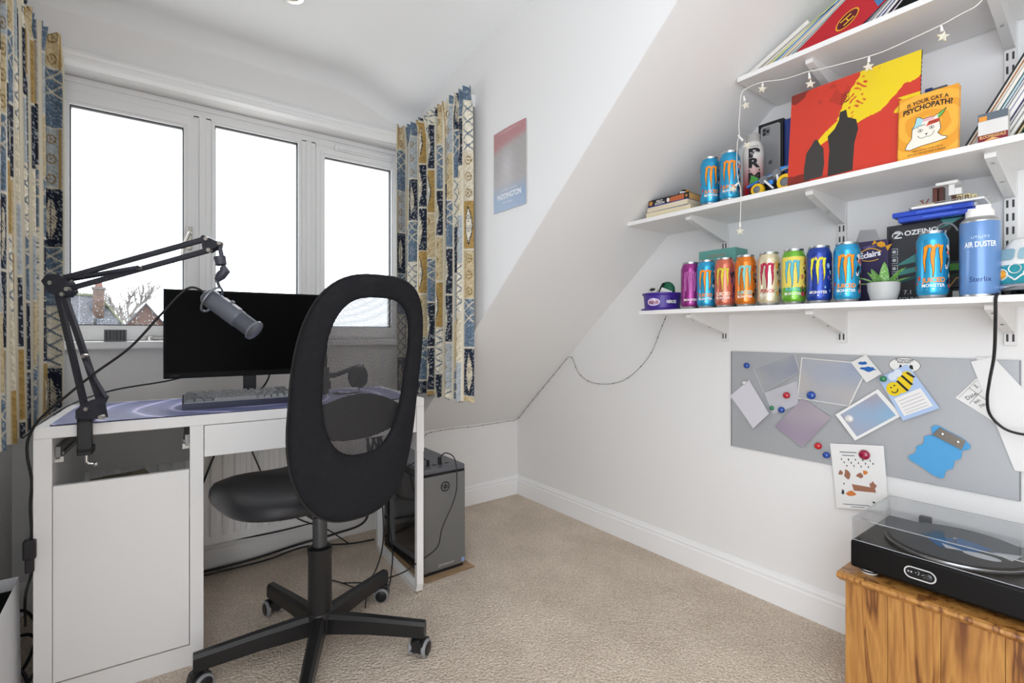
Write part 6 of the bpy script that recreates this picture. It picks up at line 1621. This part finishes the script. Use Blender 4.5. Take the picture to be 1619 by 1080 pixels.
# ------------------------------------------------------------------ poster on the dormer cheek
px0, pz1 = W(781, 222, XC - .003), W(832, 209, XC - .003)
py0, py1, zt, zb_ = px0.y, W(832, 270, XC - .003).y, 1.812, 1.488
pw_, ph2 = py0 - py1, zt - zb_
po = thing('film_poster', 'small portrait film poster pinned to the dormer cheek wall', 'poster', (XC - .003, (py0 + py1) / 2, zb_), RZ)
def poster_print(uv):
    x, z = uv[:, 0] / pw_ + .5, uv[:, 1] / ph2
    top, mid, low = np.array(lin('#b58486')), np.array(lin('#aaa6a4')), np.array(lin('#8fa3bd'))
    k = np.clip((z - .70 - .10 * x) / .10, 0, 1)[:, None]
    c = mid * (1 - k) + top * k
    k = np.clip((.34 - z) / .16, 0, 1)[:, None]
    c = c * (1 - k) + low * k
    g_ = np.exp(-(((x - .45) / .20) ** 2 + ((z - .52) / .20) ** 2))[:, None]
    c = c * (1 - .55 * g_) + np.array(lin('#d3d0d2')) * .55 * g_
    s_ = (np.sin(x * 41 + z * 9) * np.sin(z * 57 - x * 13))[:, None] * .05
    return np.clip(c * (1 + s_), 0, 1)
gv = grid(30, 44, lambda u, v: Vector(((u - .5) * pw_, -.004 * math.sin(PI * u) * math.sin(PI * v * .9) - .0008 - .003 * (v > .96) * math.sin(PI * u), v * ph2)))
pp = mk('print', gv, attr_mat('poster_print', .35, spec=.5), po)
paint(pp, poster_print, [(v[0], v[2]) for v in gv[0]])
mk('paper_back', grid(30, 44, lambda u, v: Vector(((u - .5) * pw_, -.004 * math.sin(PI * u) * math.sin(PI * v * .9) - .0002, v * ph2))), m_paper, po)
pf = lambda vf: xf(vf, lambda v: Vector((v.x, -.004 * math.sin(PI * (v.x / pw_ + .5)) * math.sin(PI * v.z / ph2 * .9) - .0014, v.z)))
mk('lettering', join(pf(text('PADDINGTON', .021, .0, .046, w=pw_ * .74, bold=.03)), pf(text('coming to cinemas', .006, .0, .078, w=pw_ * .5)), pf(text('november', .007, -.01, .028, w=pw_ * .34))), flat('#eceef2'), po)

# ------------------------------------------------------------------ curtains
def hash01(a, b): return (np.sin(a * 127.1 + b * 311.7) * 43758.5453) % 1.0
pal = {k: np.array(lin(v)) for k, v in dict(navy='#2a2e3c', blue='#5f7286', pale='#a9b0b4', cream='#d3cab4', sand='#c4b491', gold='#a98b54', ochre='#a98a55', ivory='#ddd7c6', grey='#8e9698').items()}
def curtain_print(uv):
    u, v = uv[:, 0], uv[:, 1]
    SW = .078
    col = np.floor(u / SW); fx = u / SW - col
    PH = .21
    sh = hash01(col, col * 0 + 3.3) * PH
    rw = np.floor((v + sh) / PH); fz = (v + sh) / PH - rw
    h = hash01(col, rw)
    order = ['navy', 'cream', 'blue', 'gold', 'pale', 'navy', 'ivory', 'sand']
    idx = ((col * 3 + rw * 5 + np.floor(h * 2)) % 8).astype(int)
    base = np.stack([pal[o] for o in order])[idx]
    # mottling
    n1 = np.sin(u * 310 + np.sin(v * 140) * 2) * np.sin(v * 270 + np.sin(u * 190) * 2)
    n2 = np.sin(u * 733 + v * 411) * np.sin(v * 877 - u * 523)
    base = base * (1 + .30 * n1[:, None] * .8 + .14 * n2[:, None])
    # speckle on blue and navy patches
    dk = np.isin(idx, [0, 2, 5])
    sp = (hash01(np.floor(u / .0042), np.floor(v / .0042)) > .86) & dk
    base = np.where(sp[:, None], pal['pale'] * .9, base)
    # leaf motif
    lx = (fx - .5) * SW / .030; lz = (fz - .5) * PH / .080
    leaf_ = (np.abs(lx) < (1 - np.abs(lz) ** 1.7) * .62) & (np.abs(lz) < 1)
    vein = leaf_ & ((np.abs(lx) < .05) | ((np.abs(((lz * 6 + np.abs(lx) * 3) % 1.) - .5) < .10)))
    has = np.isin(idx, [0, 3, 5])
    leafc = np.where((idx == 3)[:, None], pal['ivory'], pal['cream'])
    base = np.where((leaf_ & has)[:, None], leafc, base)
    base = np.where((vein & has)[:, None], pal['navy'] * 1.2, base)
    edge_leaf = (np.abs(np.abs(lx) - (1 - np.abs(lz) ** 1.7) * .62) < .07) & (np.abs(lz) < 1) & (idx == 3)
    base = np.where(edge_leaf[:, None], pal['navy'], base)
    # flowers
    zz = (fz * 3) % 1. - .5; rr_ = np.hypot((fx - .5) * SW, zz * PH / 3)
    fl = np.isin(idx, [1, 4, 7])
    ring = (np.abs(rr_ - .0155) < .0022) | (rr_ < .004) | ((rr_ < .013) & (np.abs(np.sin(np.arctan2(zz, fx - .5) * 2.5)) < .25))
    base = np.where((ring & fl)[:, None], pal['ochre'] * .62, base)
    # diamond chain
    dm = np.abs(np.abs(fx - .5) * 2 - np.abs(((fz * 4) % 1.) - .5) * 2)
    base = np.where(((dm < .12) & ((idx == 6) | ((idx == 2) & (fz > .5))))[:, None], np.where((idx == 6)[:, None], pal['blue'] * .8, pal['cream']), base)
    # narrow borders between strips and patches
    e = (fx < .07) | (fx > .95)
    base = np.where(e[:, None], np.where((col % 2 == 0)[:, None], pal['ivory'], pal['cream']), base)
    e2 = (fz < .035)
    base = np.where((e2 & ~e)[:, None], pal['ivory'] * .9, base)
    gs = (np.abs(fx - .16) < .035) & ((idx % 3) == 1)
    base = np.where(gs[:, None], pal['gold'], base)
    return np.clip(base, 0, 1)
m_cur = attr_mat('printed_curtain_cotton', .9, bump=.15, bscale=700, spec=.15)
m_tape = flat('#d5cdb8')
def curtain(name, label, path, z0, z1, wave, amp, cloth, flip, seed, fan=0.):
    P_ = cr([(a, b, 0) for a, b in path], 40)
    dl_ = [0.]
    for i in range(1, len(P_)): dl_.append(dl_[-1] + (P_[i] - P_[i - 1]).length)
    Lp = dl_[-1]
    def at(s):
        s = max(0, min(Lp, s))
        lo = next((i for i in range(1, len(dl_)) if dl_[i] >= s), len(dl_) - 1)
        k = (s - dl_[lo - 1]) / max(1e-9, dl_[lo] - dl_[lo - 1])
        p = P_[lo - 1].lerp(P_[lo], k); t = (P_[lo] - P_[lo - 1]).normalized()
        return p, Vector((t.y, -t.x, 0))
    nu, nv = 300, 330
    rg = random.Random(seed)
    ph = [rg.uniform(0, 6.28) for _ in range(6)]
    rows_ = []
    base = [at(Lp * i / nu) for i in range(nu + 1)]
    V, U = [], []
    H_ = z1 - z0
    for j in range(nv + 1):
        v = j / nv
        z = z0 + H_ * v
        tight = max(0, (v - .93) / .07)
        for i in range(nu + 1):
            u = i / nu
            p, nn = base[i]
            w = math.sin(2 * PI * wave * u + ph[0] + .25 * math.sin(3 * v + ph[1])) + .35 * math.sin(2 * PI * wave * 2.17 * u + ph[2] + 1.2 * v)
            w2 = math.sin(2 * PI * wave * 2.6 * u + ph[3])
            a = amp * (.55 + .45 * (1 - v)) * (1 - .75 * tight)
            off = a * w + amp * .5 * tight * w2 + fan * (1 - v) * .03
            hem = .006 * math.sin(2 * PI * wave * u + ph[4]) if v < .02 else 0
            q = p + nn * (off * (-1 if flip else 1))
            V.append(Vector((q.x, q.y, z + hem + (.010 * w2 * .4 + .004) * tight)))
            U.append((u * cloth, v * H_))
    Fc = [(j * (nu + 1) + i, j * (nu + 1) + i + 1, (j + 1) * (nu + 1) + i + 1, (j + 1) * (nu + 1) + i) for j in range(nv) for i in range(nu)]
    loc = Vector((path[len(path) // 2][0], path[len(path) // 2][1], z0))
    t = thing(name, label, 'curtain', loc)
    c = mk('cloth', ([q - loc for q in V], Fc), m_cur, t, True, 80)
    paint(c, curtain_print, U)
    tp = grid(120, 1, lambda a, b: (lambda p, nn: p + nn * (amp * -.9 * (-1 if flip else 1)) + Vector((0, 0, z1 - .075 + .05 * b)) - loc)(*at(Lp * (.05 + .85 * a))))
    mk('heading_tape', tp, m_tape, t, True)
    return t
curtain('patterned_curtain', 'blue and gold patchwork print curtain right of the window', [(-.842, -.085), (-.80, -.10), (-.785, -.16), (-.775, -.28), (-.77, -.45), (-.765, -.66)], .70, 2.045, 6.5, .026, 1.08, False, 4)
curtain('patterned_curtain', 'blue and gold patchwork print curtain left of the window', [(-2.10, -.085), (-2.14, -.11), (-2.165, -.18), (-2.178, -.30), (-2.18, -.48), (-2.18, -.72)], .70, 2.045, 6.5, .025, 1.05, True, 9)
